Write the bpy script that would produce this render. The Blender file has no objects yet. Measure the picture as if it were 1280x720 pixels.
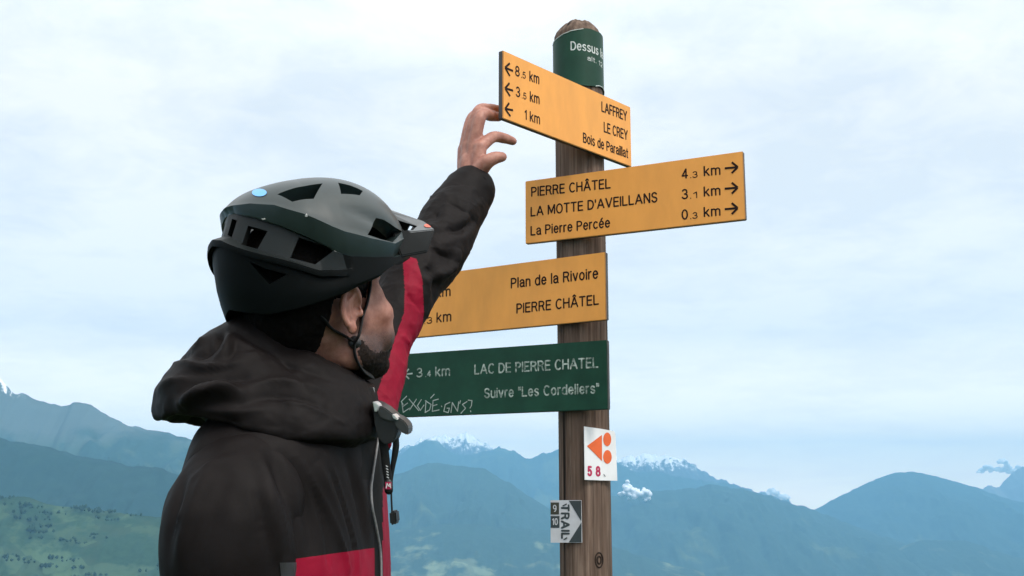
import bpy, bmesh, math, random
import numpy as np
from mathutils import Vector, Matrix, noise, geometry
from mathutils.bvhtree import BVHTree

random.seed(7)
R = math.radians
scene = bpy.context.scene
col = scene.collection

# ------------------------------------------------------------------ camera
FPX = 1400.0                       # focal length in pixels of a 1280 px wide picture
PITCH = math.atan(260 / FPX)
CAM = Vector((0, 0, 1.35))
FWD = Vector((0, math.cos(PITCH), math.sin(PITCH)))
RGT = Vector((1, 0, 0))
UPV = Vector((0, -math.sin(PITCH), math.cos(PITCH)))
cd = bpy.data.cameras.new('camera')
cd.lens = 36 * FPX / 1280
cd.sensor_width = 36
cd.clip_start = 0.05
cd.clip_end = 200000
cam = bpy.data.objects.new('camera', cd)
cam.location = CAM
cam.rotation_euler = (R(90) + PITCH, 0, 0)
col.objects.link(cam)
scene.camera = cam

# ------------------------------------------------------------------ sky, sun, exposure
SUN_EL, SUN_AZ = R(52), R(135)      # azimuth clockwise from +Y
world = bpy.data.worlds.new('World')
scene.world = world
world.use_nodes = True


def build_world():
    nt = world.node_tree
    N, L = nt.nodes, nt.links
    N.clear()
    out = N.new('ShaderNodeOutputWorld')
    bg = N.new('ShaderNodeBackground')
    bg.inputs['Strength'].default_value = 0.1
    sky = N.new('ShaderNodeTexSky')
    sky.sky_type = 'NISHITA'
    sky.sun_disc = False
    sky.sun_elevation = SUN_EL
    sky.sun_rotation = SUN_AZ
    tc = N.new('ShaderNodeTexCoord')
    sep = N.new('ShaderNodeSeparateXYZ')
    L.new(tc.outputs['Generated'], sep.inputs[0])

    def m(op, a, b=None, c=None):
        n = N.new('ShaderNodeMath')
        n.operation = op
        for i, v in enumerate((a, b, c)):
            if v is None:
                continue
            if isinstance(v, (int, float)):
                n.inputs[i].default_value = v
            else:
                L.new(v, n.inputs[i])
        return n.outputs[0]
    z = m('MAXIMUM', sep.outputs['Z'], 0.0)
    den = m('ADD', z, 0.16)
    comb = N.new('ShaderNodeCombineXYZ')
    L.new(m('DIVIDE', sep.outputs['X'], den), comb.inputs[0])
    L.new(m('DIVIDE', sep.outputs['Y'], den), comb.inputs[1])

    def nz(scale, detail, rough, off):
        mp = N.new('ShaderNodeMapping')
        mp.inputs['Location'].default_value = off
        L.new(comb.outputs[0], mp.inputs[0])
        t = N.new('ShaderNodeTexNoise')
        t.inputs['Scale'].default_value = scale
        t.inputs['Detail'].default_value = detail
        t.inputs['Roughness'].default_value = rough
        t.inputs['Distortion'].default_value = 0.4
        L.new(mp.outputs[0], t.inputs['Vector'])
        return t.outputs['Fac']

    def ramp(v, stops):
        r = N.new('ShaderNodeValToRGB')
        e = r.color_ramp.elements
        while len(e) < len(stops):
            e.new(0.5)
        for el, (p, c) in zip(e, stops):
            el.position = p
            el.color = (*c, 1) if len(c) == 3 else c
        L.new(v, r.inputs[0])
        return r.outputs['Color']

    def mix(f, a, b, mode='MIX'):
        n = N.new('ShaderNodeMix')
        n.data_type = 'RGBA'
        n.blend_type = mode
        n.clamp_result = False
        for s, v in ((n.inputs[0], f), (n.inputs[6], a), (n.inputs[7], b)):
            if isinstance(v, (int, float)):
                s.default_value = v
            elif isinstance(v, tuple):
                s.default_value = (*v, 1)
            else:
                L.new(v, s)
        return n.outputs[2]
    big = nz(1.5, 5, 0.55, (3.1, 0.4, 0))
    fine = nz(5.0, 8, 0.62, (0.3, 7.7, 2))
    # thin bright cloud layer: veil everywhere, bluer where it thins
    cover = m('ADD', m('MULTIPLY', big, 0.62), m('MULTIPLY', fine, 0.38))
    cl = ramp(cover, [(0.40, (0, 0, 0)), (0.57, (1, 1, 1))])
    # veil brightness over elevation
    thin = ramp(z, [(0.0, (34, 27, 20)), (0.06, (21, 18.8, 16)), (0.14, (10.4, 11.0, 11.5)), (0.33, (9.3, 10.0, 10.6)), (0.6, (13, 13.6, 14))])
    thick = ramp(z, [(0.0, (36, 29, 21)), (0.06, (23, 20.5, 17)), (0.14, (11.8, 12.2, 12.3)), (0.33, (11.6, 11.8, 11.8)), (0.6, (17, 17, 17))])
    clouds = mix(cl, thin, thick)
    # towards the hidden sun the layer glows
    sd = N.new('ShaderNodeVectorMath')
    sd.operation = 'DOT_PRODUCT'
    L.new(tc.outputs['Generated'], sd.inputs[0])
    sd.inputs[1].default_value = (math.cos(SUN_EL) * math.sin(SUN_AZ), math.cos(SUN_EL) * math.cos(SUN_AZ), math.sin(SUN_EL))
    g = m('POWER', m('MAXIMUM', sd.outputs['Value'], 0.0), 3.0)
    glow = mix(g, (0, 0, 0), (16, 15.4, 14.6))
    tot = mix(1.0, mix(0.93, sky.outputs[0], clouds), glow, 'ADD')
    L.new(tot, bg.inputs['Color'])
    L.new(bg.outputs[0], out.inputs['Surface'])


build_world()
sl = bpy.data.lights.new('sun', 'SUN')
sl.energy = 2.2
sl.angle = R(14)
sl.color = (1, 0.95, 0.88)
sun = bpy.data.objects.new('sun', sl)
sdir = Vector((math.cos(SUN_EL) * math.sin(SUN_AZ), math.cos(SUN_EL) * math.cos(SUN_AZ), math.sin(SUN_EL)))
sun.rotation_euler = sdir.to_track_quat('Z', 'Y').to_euler()
sun.location = (5, -5, 8)
col.objects.link(sun)
scene.view_settings.view_transform = 'Standard'
scene.view_settings.look = 'None'
scene.view_settings.gamma = 1
scene.view_settings.exposure = 0.0
scene.render.engine = 'CYCLES'
scene.cycles.use_denoising = True
scene.cycles.max_bounces = 6
scene.cycles.volume_bounces = 0


# ------------------------------------------------------------------ helpers
def at(px, py, d):
    """the point at depth d (along the viewing axis) seen at this spot of the photograph"""
    px, py, d = float(px), float(py), float(d)
    return CAM + d * (FWD + (px - 640) / FPX * RGT + (360 - py) / FPX * UPV)


def ray(px, py):
    px, py = float(px), float(py)
    return (FWD + (px - 640) / FPX * RGT + (360 - py) / FPX * UPV).normalized()


def to_px(p):
    v = Vector(p) - CAM
    z = v.dot(FWD)
    return 640 + FPX * v.dot(RGT) / z, 360 - FPX * v.dot(UPV) / z


def on_plane(px, py, p0, n):
    d = ray(px, py)
    return CAM + d * ((p0 - CAM).dot(n) / d.dot(n))


def obj(name, me, mats=(), parent=None):
    o = bpy.data.objects.new(name, me)
    for m_ in (mats if isinstance(mats, (list, tuple)) else [mats]):
        me.materials.append(m_)
    col.objects.link(o)
    if parent is not None:
        o.parent = parent
        o.matrix_parent_inverse = parent.matrix_basis.inverted()
    return o


def tag(o, label=None, cat=None, group=None, kind=None):
    if label: o['label'] = label
    if cat: o['category'] = cat
    if group: o['group'] = group
    if kind: o['kind'] = kind
    return o


def empty(name, loc):
    o = bpy.data.objects.new(name, None)
    o.location = loc
    o.empty_display_size = 0.1
    col.objects.link(o)
    return o


def mesh(name, verts, faces, smooth=True, mi=None):
    me = bpy.data.meshes.new(name)
    me.from_pydata([tuple(v) for v in verts], [], faces)
    me.update()
    if smooth:
        me.polygons.foreach_set('use_smooth', [True] * len(me.polygons))
    if mi is not None:
        me.polygons.foreach_set('material_index', mi)
    return me


def bm_mesh(name, bm, smooth=False, angle=None):
    bmesh.ops.recalc_face_normals(bm, faces=bm.faces[:])
    me = bpy.data.meshes.new(name)
    bm.to_mesh(me)
    bm.free()
    if smooth:
        me.polygons.foreach_set('use_smooth', [True] * len(me.polygons))
        if angle:
            me.set_sharp_from_angle(angle=R(angle))
    return me


def catmull(pts, n):
    """n samples along a Catmull-Rom curve through the points (tuples or vectors of any length)"""
    P = np.array([list(p) for p in pts], float)
    P = np.vstack([2 * P[0] - P[1], P, 2 * P[-1] - P[-2]])
    k = len(P) - 3
    out = []
    for i in range(n):
        t = i / (n - 1) * k
        s = min(int(t), k - 1)
        u = t - s
        a, b, c, d = P[s:s + 4]
        out.append(0.5 * (2 * b + (c - a) * u + (2 * a - 5 * b + 4 * c - d) * u * u + (3 * b - a - 3 * c + d) * u ** 3))
    return np.array(out)


def tube_data(pts, radii, seg=16, n=None, flat=1.0, updir=None, cap=True, capk=1.0):
    """verts, faces of a tube through pts; rounded ends"""
    P = np.array([list(p) + [r] for p, r in zip(pts, radii)])
    if n:
        P = catmull(P, n)
    C, Rr = P[:, :3], P[:, 3]
    V, F = [], []
    T = np.gradient(C, axis=0)
    T /= np.linalg.norm(T, axis=1)[:, None] + 1e-12
    up = np.array(updir if updir is not None else (0, 0, 1.0))
    if updir is None and abs(T[0] @ up) > 0.9:
        up = np.array((1.0, 0, 0))
    u = up - T[0] * (T[0] @ up)
    u /= np.linalg.norm(u)
    rings = []
    for i in range(len(C)):
        u = u - T[i] * (T[i] @ u)
        u /= np.linalg.norm(u)
        w = np.cross(T[i], u)
        rings.append((C[i], u.copy(), w, Rr[i]))
    if cap:
        c, a, b, r = rings[0]
        pre = [(c - T[0] * r * capk * math.sin(q), a, b, r * math.cos(q)) for q in (1.35, 0.9, 0.45)]
        c, a, b, r = rings[-1]
        post = [(c + T[-1] * r * capk * math.sin(q), a, b, r * math.cos(q)) for q in (0.45, 0.9, 1.35)]
        rings = pre + rings + post
    for c, a, b, r in rings:
        for k in range(seg):
            q = 2 * math.pi * k / seg
            V.append(c + r * (math.cos(q) * a + flat * math.sin(q) * b))
    for i in range(len(rings) - 1):
        for k in range(seg):
            k2 = (k + 1) % seg
            F.append((i * seg + k, i * seg + k2, (i + 1) * seg + k2, (i + 1) * seg + k))
    if cap:
        F.append(tuple(range(seg))[::-1])
        F.append(tuple((len(rings) - 1) * seg + k for k in range(seg)))
    return V, F


class Soup:
    def __init__(self):
        self.V, self.F, self.M = [], [], []

    def add(self, VF, mi=0):
        V, F = VF
        o = len(self.V)
        self.V += [tuple(v) for v in V]
        self.F += [tuple(i + o for i in f) for f in F]
        self.M += [mi] * len(F)
        return self

    def me(self, name, smooth=True, angle=None):
        me = mesh(name, self.V, self.F, smooth, self.M)
        bm = bmesh.new()
        bm.from_mesh(me)
        bmesh.ops.recalc_face_normals(bm, faces=bm.faces[:])
        bm.to_mesh(me)
        bm.free()
        if smooth and angle:
            me.set_sharp_from_angle(angle=R(angle))
        return me


def ellipsoid(c, r, rot=None, seg=32, rings=20):
    V, F = [], []
    c = np.array(c, float)
    Rm = np.array(rot) if rot is not None else np.eye(3)
    for i in range(rings + 1):
        ph = -math.pi / 2 + math.pi * i / rings
        for k in range(seg):
            th = 2 * math.pi * k / seg
            p = np.array((r[0] * math.cos(ph) * math.cos(th), r[1] * math.cos(ph) * math.sin(th), r[2] * math.sin(ph)))
            V.append(c + Rm @ p)
    for i in range(rings):
        for k in range(seg):
            k2 = (k + 1) % seg
            F.append((i * seg + k, i * seg + k2, (i + 1) * seg + k2, (i + 1) * seg + k))
    return V, F


def xform(VF, H, M):
    V, F = VF
    H = np.array(H)
    return [H + M @ np.array(v) for v in V], F


def remeshed(me, voxel, smooth_it=4, fac=0.5):
    o = bpy.data.objects.new('tmp', me)
    col.objects.link(o)
    md = o.modifiers.new('r', 'REMESH')
    md.mode = 'VOXEL'
    md.voxel_size = voxel
    md.use_smooth_shade = True
    if smooth_it:
        s = o.modifiers.new('s', 'SMOOTH')
        s.iterations = smooth_it
        s.factor = fac
    dg = bpy.context.evaluated_depsgraph_get()
    m2 = bpy.data.meshes.new_from_object(o.evaluated_get(dg))
    bpy.data.objects.remove(o)
    return m2


def boolean(me, cutters):
    o = bpy.data.objects.new('tmp', me)
    col.objects.link(o)
    cs = []
    for c in cutters:
        co = bpy.data.objects.new('tmpc', c)
        col.objects.link(co)
        md = o.modifiers.new('b', 'BOOLEAN')
        md.operation = 'DIFFERENCE'
        md.solver = 'EXACT'
        md.object = co
        cs.append(co)
    dg = bpy.context.evaluated_depsgraph_get()
    m2 = bpy.data.meshes.new_from_object(o.evaluated_get(dg))
    bpy.data.objects.remove(o)
    for c in cs:
        bpy.data.objects.remove(c)
    return m2


def fbm(p, s, o=4):
    return noise.fractal(Vector(p) * s, 1.0, 2.0, o)


def lerp_tab(x, tab):
    xs = [t[0] for t in tab]
    out = []
    for k in range(1, len(tab[0])):
        out.append(float(np.interp(x, xs, [t[k] for t in tab])))
    return out if len(out) > 1 else out[0]


# ------------------------------------------------------------------ materials
def mat(name, base, rough=0.6, spec=0.5, metal=0.0, noise_amt=0.0, noise_scale=20.0, bump=0.0, bump_scale=200.0,
        sheen=0.0, sss=0.0, stretch=(1, 1, 1), dark=None, coat=0.0, rough_var=0.0):
    m = bpy.data.materials.new(name)
    m.use_nodes = True
    nt = m.node_tree
    N, L = nt.nodes, nt.links
    b = N['Principled BSDF']
    b.inputs['Base Color'].default_value = (*base, 1)
    b.inputs['Roughness'].default_value = rough
    b.inputs['Specular IOR Level'].default_value = spec
    b.inputs['Metallic'].default_value = metal
    if coat:
        b.inputs['Coat Weight'].default_value = coat
        b.inputs['Coat Roughness'].default_value = 0.25
    if sheen:
        b.inputs['Sheen Weight'].default_value = sheen
        b.inputs['Sheen Roughness'].default_value = 0.5
    if sss:
        b.inputs['Subsurface Weight'].default_value = sss
        b.inputs['Subsurface Radius'].default_value = (0.008, 0.003, 0.0015)
        b.inputs['Subsurface Scale'].default_value = 1.0
    tc = N.new('ShaderNodeTexCoord')
    mp = N.new('ShaderNodeMapping')
    mp.inputs['Scale'].default_value = stretch
    L.new(tc.outputs['Object'], mp.inputs[0])
    if noise_amt:
        t = N.new('ShaderNodeTexNoise')
        t.inputs['Scale'].default_value = noise_scale
        t.inputs['Detail'].default_value = 8
        t.inputs['Roughness'].default_value = 0.62
        L.new(mp.outputs[0], t.inputs['Vector'])
        r = N.new('ShaderNodeValToRGB')
        d = dark or tuple(c * (1 - noise_amt) for c in base)
        lt = tuple(min(1, c * (1 + noise_amt * 0.5)) for c in base)
        r.color_ramp.elements[0].position = 0.34
        r.color_ramp.elements[1].position = 0.66
        r.color_ramp.elements[0].color = (*d, 1)
        r.color_ramp.elements[1].color = (*lt, 1)
        L.new(t.outputs['Fac'], r.inputs[0])
        L.new(r.outputs[0], b.inputs['Base Color'])
        if rough_var:
            mr = N.new('ShaderNodeMapRange')
            mr.inputs['To Min'].default_value = rough - rough_var
            mr.inputs['To Max'].default_value = rough + rough_var
            L.new(t.outputs['Fac'], mr.inputs['Value'])
            L.new(mr.outputs[0], b.inputs['Roughness'])
    if bump:
        t2 = N.new('ShaderNodeTexNoise')
        t2.inputs['Scale'].default_value = bump_scale
        t2.inputs['Detail'].default_value = 6
        L.new(mp.outputs[0], t2.inputs['Vector'])
        bp = N.new('ShaderNodeBump')
        bp.inputs['Strength'].default_value = bump
        bp.inputs['Distance'].default_value = 0.002
        L.new(t2.outputs['Fac'], bp.inputs['Height'])
        L.new(bp.outputs[0], b.inputs['Normal'])
    return m


M = {}
M['yellow'] = mat('yellow_painted_board', (0.76, 0.322, 0.062), 0.40, 0.32, noise_amt=0.085, noise_scale=22, stretch=(1, 1, 0.35), bump=0.05, bump_scale=90, rough_var=0.08)
M['green'] = mat('green_painted_board', (0.009, 0.050, 0.029), 0.45, 0.2, noise_amt=0.25, noise_scale=14, bump=0.05)
M['board_edge'] = mat('dark_board_edge', (0.055, 0.05, 0.048), 0.6, noise_amt=0.4, noise_scale=60)
M['ink'] = mat('dark_brown_ink', (0.018, 0.008, 0.006), 0.7, 0.15, noise_amt=0.3, noise_scale=80)
M['worn_white'] = mat('worn_white_lettering', (0.36, 0.41, 0.37), 0.7, 0.2, noise_amt=0.75, noise_scale=110, dark=(0.035, 0.075, 0.052))
M['band_white'] = mat('white_band_lettering', (0.55, 0.58, 0.55), 0.6, 0.2, noise_amt=0.25, noise_scale=90)
M['scratch'] = mat('scratched_paint', (0.36, 0.42, 0.38), 0.8, noise_amt=0.3, noise_scale=90)
M['white'] = mat('white_plastic_plate', (0.72, 0.72, 0.72), 0.45, noise_amt=0.06, noise_scale=30)
M['offwhite'] = mat('grey_white_plate', (0.50, 0.51, 0.53), 0.5, noise_amt=0.1, noise_scale=40)
M['orange'] = mat('orange_print', (0.72, 0.115, 0.02), 0.5, noise_amt=0.08, noise_scale=50)
M['magenta'] = mat('magenta_print', (0.42, 0.01, 0.07), 0.5, noise_amt=0.08, noise_scale=50)
M['slate'] = mat('slate_print', (0.03, 0.042, 0.045), 0.5, noise_amt=0.12, noise_scale=50)
M['olive'] = mat('olive_print', (0.035, 0.035, 0.022), 0.5, noise_amt=0.12, noise_scale=50)
M['skin'] = mat('skin', (0.34, 0.155, 0.11), 0.5, 0.4, noise_amt=0.25, noise_scale=70, bump=0.22, bump_scale=620, sss=0.12, dark=(0.25, 0.095, 0.066))
M['hair'] = mat('dark_hair', (0.0045, 0.0034, 0.003), 0.7, 0.06, noise_amt=0.5, noise_scale=300, bump=0.5, bump_scale=900, stretch=(1, 1, 0.25))
M['beard'] = mat('dark_beard', (0.021, 0.0145, 0.012), 0.75, 0.1, noise_amt=0.65, noise_scale=420, bump=0.5, bump_scale=900)
M['jacket'] = mat('black_jacket_fabric', (0.0082, 0.0063, 0.0061), 0.6, 0.085, noise_amt=0.25, noise_scale=18, bump=0.12, bump_scale=700)
M['jacket_red'] = mat('crimson_jacket_fabric', (0.21, 0.0022, 0.018), 0.55, 0.10, noise_amt=0.15, noise_scale=18, bump=0.12, bump_scale=700)
M['lining'] = mat('black_collar_lining', (0.006, 0.0055, 0.0055), 0.8, 0.15, noise_amt=0.2, bump=0.2, bump_scale=600)
M['trousers'] = mat('dark_trouser_fabric', (0.02, 0.021, 0.024), 0.75, 0.2, noise_amt=0.25, bump=0.2, bump_scale=500)
M['shoe'] = mat('shoe_rubber', (0.02, 0.02, 0.02), 0.6, noise_amt=0.2)
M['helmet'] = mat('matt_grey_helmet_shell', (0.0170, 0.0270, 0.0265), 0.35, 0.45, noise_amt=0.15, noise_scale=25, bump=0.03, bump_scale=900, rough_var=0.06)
M['helmet_dark'] = mat('black_shell_and_visor_shade', (0.0018, 0.0028, 0.0028), 0.5, 0.07, noise_amt=0.15, noise_scale=25, bump=0.05, bump_scale=900)  # real black of the lower shell; on the visor it is painted shade
M['helmet_shade'] = mat('shaded_helmet_shell', (0.0065, 0.0095, 0.0095), 0.45, 0.25, noise_amt=0.15, noise_scale=25)  # darker copy of the shell grey, the recess's shade put into its colour
M['foam'] = mat('black_helmet_foam', (0.007, 0.008, 0.008), 0.85, 0.15, bump=0.3, bump_scale=400)
M['visor'] = mat('grey_visor_plastic', (0.060, 0.066, 0.068), 0.30, 0.6, noise_amt=0.08, noise_scale=30)
M['sticker_blue'] = mat('blue_sticker', (0.12, 0.36, 0.72), 0.4, noise_amt=0.05)
M['sticker_red'] = mat('red_print', (0.55, 0.09, 0.045), 0.4, noise_amt=0.05)
M['webbing'] = mat('black_webbing', (0.010, 0.010, 0.010), 0.7, 0.25, noise_amt=0.3, noise_scale=300, bump=0.3, bump_scale=900)
M['piping'] = mat('grey_zip_piping', (0.20, 0.195, 0.195), 0.55, noise_amt=0.3, noise_scale=200)
M['device'] = mat('grey_plastic', (0.032, 0.034, 0.034), 0.42, noise_amt=0.2, noise_scale=60)
M['device_black'] = mat('black_plastic', (0.010, 0.010, 0.011), 0.45)
M['silver'] = mat('silver_metal', (0.72, 0.72, 0.72), 0.3, metal=0.75)
M['chip'] = mat('scuffed_paint', (0.42, 0.42, 0.40), 0.7)


def wood_mat():
    m = bpy.data.materials.new('weathered_post_wood')
    m.use_nodes = True
    nt = m.node_tree
    N, L = nt.nodes, nt.links
    b = N['Principled BSDF']
    b.inputs['Roughness'].default_value = 0.85
    b.inputs['Specular IOR Level'].default_value = 0.2
    tc = N.new('ShaderNodeTexCoord')

    def nz(scale, st, detail=8, rough=0.6, dist=0.0):
        mp = N.new('ShaderNodeMapping')
        mp.inputs['Scale'].default_value = st
        L.new(tc.outputs['Object'], mp.inputs[0])
        t = N.new('ShaderNodeTexNoise')
        t.inputs['Scale'].default_value = scale
        t.inputs['Detail'].default_value = detail
        t.inputs['Roughness'].default_value = rough
        t.inputs['Distortion'].default_value = dist
        L.new(mp.outputs[0], t.inputs['Vector'])
        return t.outputs['Fac']
    grain = nz(110, (1, 1, 0.035), 8, 0.65, 0.5)
    broad = nz(9, (1, 1, 0.25))
    crack = nz(38, (1, 1, 0.02), 4, 0.5, 0.3)

    def ramp(v, stops):
        r = N.new('ShaderNodeValToRGB')
        e = r.color_ramp.elements
        while len(e) < len(stops):
            e.new(0.5)
        for el, (p, c) in zip(e, stops):
            el.position = p
            el.color = (*c, 1)
        L.new(v, r.inputs[0])
        return r.outputs[0]
    c1 = ramp(grain, [(0.28, (0.045, 0.030, 0.023)), (0.5, (0.130, 0.092, 0.070)), (0.72, (0.25, 0.19, 0.15))])
    c2 = ramp(broad, [(0.35, (0.62, 0.57, 0.54)), (0.65, (1.05, 1.0, 0.98))])
    cr = ramp(crack, [(0.36, (0.12, 0.10, 0.09)), (0.41, (1, 1, 1))])
    mx = N.new('ShaderNodeMix'); mx.data_type = 'RGBA'; mx.blend_type = 'MULTIPLY'; mx.inputs[0].default_value = 1
    L.new(c1, mx.inputs[6]); L.new(c2, mx.inputs[7])
    mx2 = N.new('ShaderNodeMix'); mx2.data_type = 'RGBA'; mx2.blend_type = 'MULTIPLY'; mx2.inputs[0].default_value = 1
    L.new(mx.outputs[2], mx2.inputs[6]); L.new(cr, mx2.inputs[7])
    L.new(mx2.outputs[2], b.inputs['Base Color'])
    ad = N.new('ShaderNodeMath'); ad.operation = 'MULTIPLY_ADD'
    L.new(grain, ad.inputs[0]); ad.inputs[1].default_value = 0.6
    L.new(cr, ad.inputs[2])
    bp = N.new('ShaderNodeBump')
    bp.inputs['Strength'].default_value = 0.7
    bp.inputs['Distance'].default_value = 0.002
    L.new(ad.outputs[0], bp.inputs['Height'])
    L.new(bp.outputs[0], b.inputs['Normal'])
    return m


M['wood'] = wood_mat()


def land_mat(name, forest, meadow, rock=None, snow=None, fields=False, scale=0.004, bias=0.5):
    """forest with lighter clearings; rock above rock=(z, colour); snow above snow=(z, spread)"""
    m = bpy.data.materials.new(name)
    m.use_nodes = True
    nt = m.node_tree
    N, L = nt.nodes, nt.links
    b = N['Principled BSDF']
    b.inputs['Roughness'].default_value = 0.95
    b.inputs['Specular IOR Level'].default_value = 0.05
    tc = N.new('ShaderNodeTexCoord')
    geo = N.new('ShaderNodeNewGeometry')
    sep = N.new('ShaderNodeSeparateXYZ')
    L.new(geo.outputs['Position'], sep.inputs[0])

    def nz(s, detail=6, rough=0.6, st=(1, 1, 1)):
        mp = N.new('ShaderNodeMapping')
        mp.inputs['Scale'].default_value = st
        L.new(tc.outputs['Object'], mp.inputs[0])
        t = N.new('ShaderNodeTexNoise')
        t.inputs['Scale'].default_value = s
        t.inputs['Detail'].default_value = detail
        t.inputs['Roughness'].default_value = rough
        L.new(mp.outputs[0], t.inputs['Vector'])
        return t.outputs['Fac']

    def mapr(v, a, c):
        r = N.new('ShaderNodeMapRange')
        r.clamp = True
        r.inputs['From Min'].default_value = a
        r.inputs['From Max'].default_value = c
        L.new(v, r.inputs['Value'])
        return r.outputs[0]

    def mix(f, a, c):
        n = N.new('ShaderNodeMix')
        n.data_type = 'RGBA'
        L.new(f, n.inputs[0])
        for s, v in ((n.inputs[6], a), (n.inputs[7], c)):
            if isinstance(v, tuple):
                s.default_value = (*v, 1)
            else:
                L.new(v, s)
        return n.outputs[2]
    n1 = nz(scale)
    n2 = nz(scale * 7, 8, 0.7)
    fcol = mix(n2, tuple(c * 0.3 for c in forest), tuple(c * 2.3 for c in forest))
    mcol = meadow
    if fields:
        vo = N.new('ShaderNodeTexVoronoi')
        vo.inputs['Scale'].default_value = scale * 1.6
        L.new(tc.outputs['Object'], vo.inputs['Vector'])
        sp = N.new('ShaderNodeSeparateColor')
        L.new(vo.outputs['Color'], sp.inputs[0])
        mcol = mix(sp.outputs[0], tuple(c * 0.7 for c in meadow), tuple(min(1, c * 1.45) for c in meadow))
    c = mix(mapr(n1, bias, bias + 0.08), fcol, mcol)

    def height_mask(z0, spread, amp, ns):
        a = N.new('ShaderNodeMath')
        a.operation = 'MULTIPLY_ADD'
        L.new(ns, a.inputs[0])
        a.inputs[1].default_value = amp
        L.new(sep.outputs['Z'], a.inputs[2])
        return mapr(a.outputs[0], z0 + amp * 0.5, z0 + amp * 0.5 + spread)
    if rock:
        c = mix(height_mask(rock[0], 80, 260, n1), c, rock[1])
    if snow:
        n3 = nz(scale * 2.2, 10, 0.78, (1.6, 1, 0.6))
        c = mix(height_mask(snow[0], snow[1], snow[2], n3), c, (0.86, 0.87, 0.88))
    L.new(c, b.inputs['Base Color'])
    return m


# ------------------------------------------------------------------ ground, valley, mountains, haze
VALLEY = -640.0


def ground():
    V, F = [], []
    rs = [0, 2, 4, 7, 11, 16, 24, 40, 70, 120, 200, 330, 520, 800, 1200, 1700, 2300, 3000, 3900, 5000, 6300, 7900, 9800, 12000, 14300]
    seg = 128
    for r in rs:
        for k in range(seg):
            a = 2 * math.pi * k / seg
            x, y = r * math.sin(a), 1.9 + r * math.cos(a)
            t = min(1, max(0, (r - 9) / 1700))
            h = VALLEY * (t * t * (3 - 2 * t)) ** 0.62 if r > 9 else 0.0
            if 2 < r < 40:
                h += 0.07 * fbm((x, y, 3), 0.4)
            elif r >= 40:
                h += min(45, r * 0.02) * fbm((x, y, 0), 0.0013)
            V.append((x, y, h))
    for i in range(len(rs) - 1):
        for k in range(seg):
            k2 = (k + 1) % seg
            F.append((i * seg + k, i * seg + k2, (i + 1) * seg + k2, (i + 1) * seg + k))
    gm = land_mat('valley_meadow', (0.035, 0.06, 0.03), (0.12, 0.17, 0.08), fields=True, scale=0.0022, bias=0.52)
    N, L = gm.node_tree.nodes, gm.node_tree.links
    b = N['Principled BSDF']
    src = b.inputs['Base Color'].links[0].from_socket
    tc = N.new('ShaderNodeTexCoord')
    mx = N.new('ShaderNodeMix'); mx.data_type = 'RGBA'; mx.blend_type = 'MULTIPLY'; mx.inputs[0].default_value = 1
    t1 = N.new('ShaderNodeTexNoise'); t1.inputs['Scale'].default_value = 1.3; t1.inputs['Detail'].default_value = 12; t1.inputs['Roughness'].default_value = 0.75
    L.new(tc.outputs['Object'], t1.inputs['Vector'])
    r = N.new('ShaderNodeValToRGB')
    r.color_ramp.elements[0].position, r.color_ramp.elements[1].position = 0.35, 0.68
    r.color_ramp.elements[0].color, r.color_ramp.elements[1].color = (0.45, 0.5, 0.4, 1), (1.0, 0.95, 0.75, 1)
    L.new(t1.outputs['Fac'], r.inputs[0])
    L.new(src, mx.inputs[6]); L.new(r.outputs[0], mx.inputs[7])
    L.new(mx.outputs[2], b.inputs['Base Color'])
    o = obj('ground', mesh('ground', V, F), gm)
    tag(o, kind='structure')


ground()


def ridge(name, pts, dist, run, m, rough=0.12, jag=0.0, base=VALLEY - 40, n=340, rows=52, spur=0.0016, bow=0.0, seed=0.0):
    """a mountain whose skyline runs through pts (spots of the photograph) at the given distance, with real slopes front and back"""
    xs = np.linspace(pts[0][0], pts[-1][0], n)
    C = catmull(pts, 1400)
    ys = np.interp(xs, C[:, 0], C[:, 1])
    V, F = [], []
    back = 8
    tot = back + rows + 1
    for i in range(n):
        cpt = at(xs[i], ys[i], dist)
        if jag:
            cpt.z += jag * fbm((cpt.x + seed, 11, 0), 0.011, 5)
        H = cpt.z - base
        for j in range(tot):
            if j < back:
                t = (back - j) / back
                p = Vector((cpt.x * (1 + t * run * 0.7 / dist), cpt.y + t * run * 0.7, cpt.z - H * t ** 0.8))
            else:
                t = (j - back) / rows
                f = 1 - t
                prof = 0.75 * t ** 0.9 + 0.25 * t ** 2
                p = Vector((cpt.x * (1 - t * run * 0.3 / dist), cpt.y - t * run, cpt.z - H * prof))
                s = math.sin(math.pi * min(1, t * 1.1)) ** 0.8 if t < 0.9 else math.sin(math.pi * 0.99) ** 0.8
                r1 = noise.ridged_multi_fractal(Vector((p.x * spur + seed, p.y * spur * 0.45, seed)), 0.9, 2.1, 6, 1.0, 2.0)
                p.z += H * rough * s * (r1 - 1.15) * 0.55
                p.z += H * 0.035 * s * fbm(p, spur * 5) + H * 0.012 * s * fbm(p, spur * 17)
            V.append(p)
    for i in range(n - 1):
        for j in range(tot - 1):
            F.append((i * tot + j, (i + 1) * tot + j, (i + 1) * tot + j + 1, i * tot + j + 1))
    o = obj(name, mesh(name, V, F), m)
    return tag(o, kind='structure')


conifer = (0.022, 0.040, 0.026)
grassy = (0.075, 0.105, 0.055)
rocky = (0.17, 0.175, 0.17)
# far right peak
ridge('mountain', [(1150, 640), (1195, 622), (1215, 615), (1230, 610), (1238, 607), (1246, 610), (1258, 598), (1272, 587), (1290, 578), (1320, 584), (1350, 600), (1420, 640)],
      13600, 2200, land_mat('far_peak', conifer, rocky, rock=(-200, rocky)), 0.2, 25, seed=5)
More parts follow.
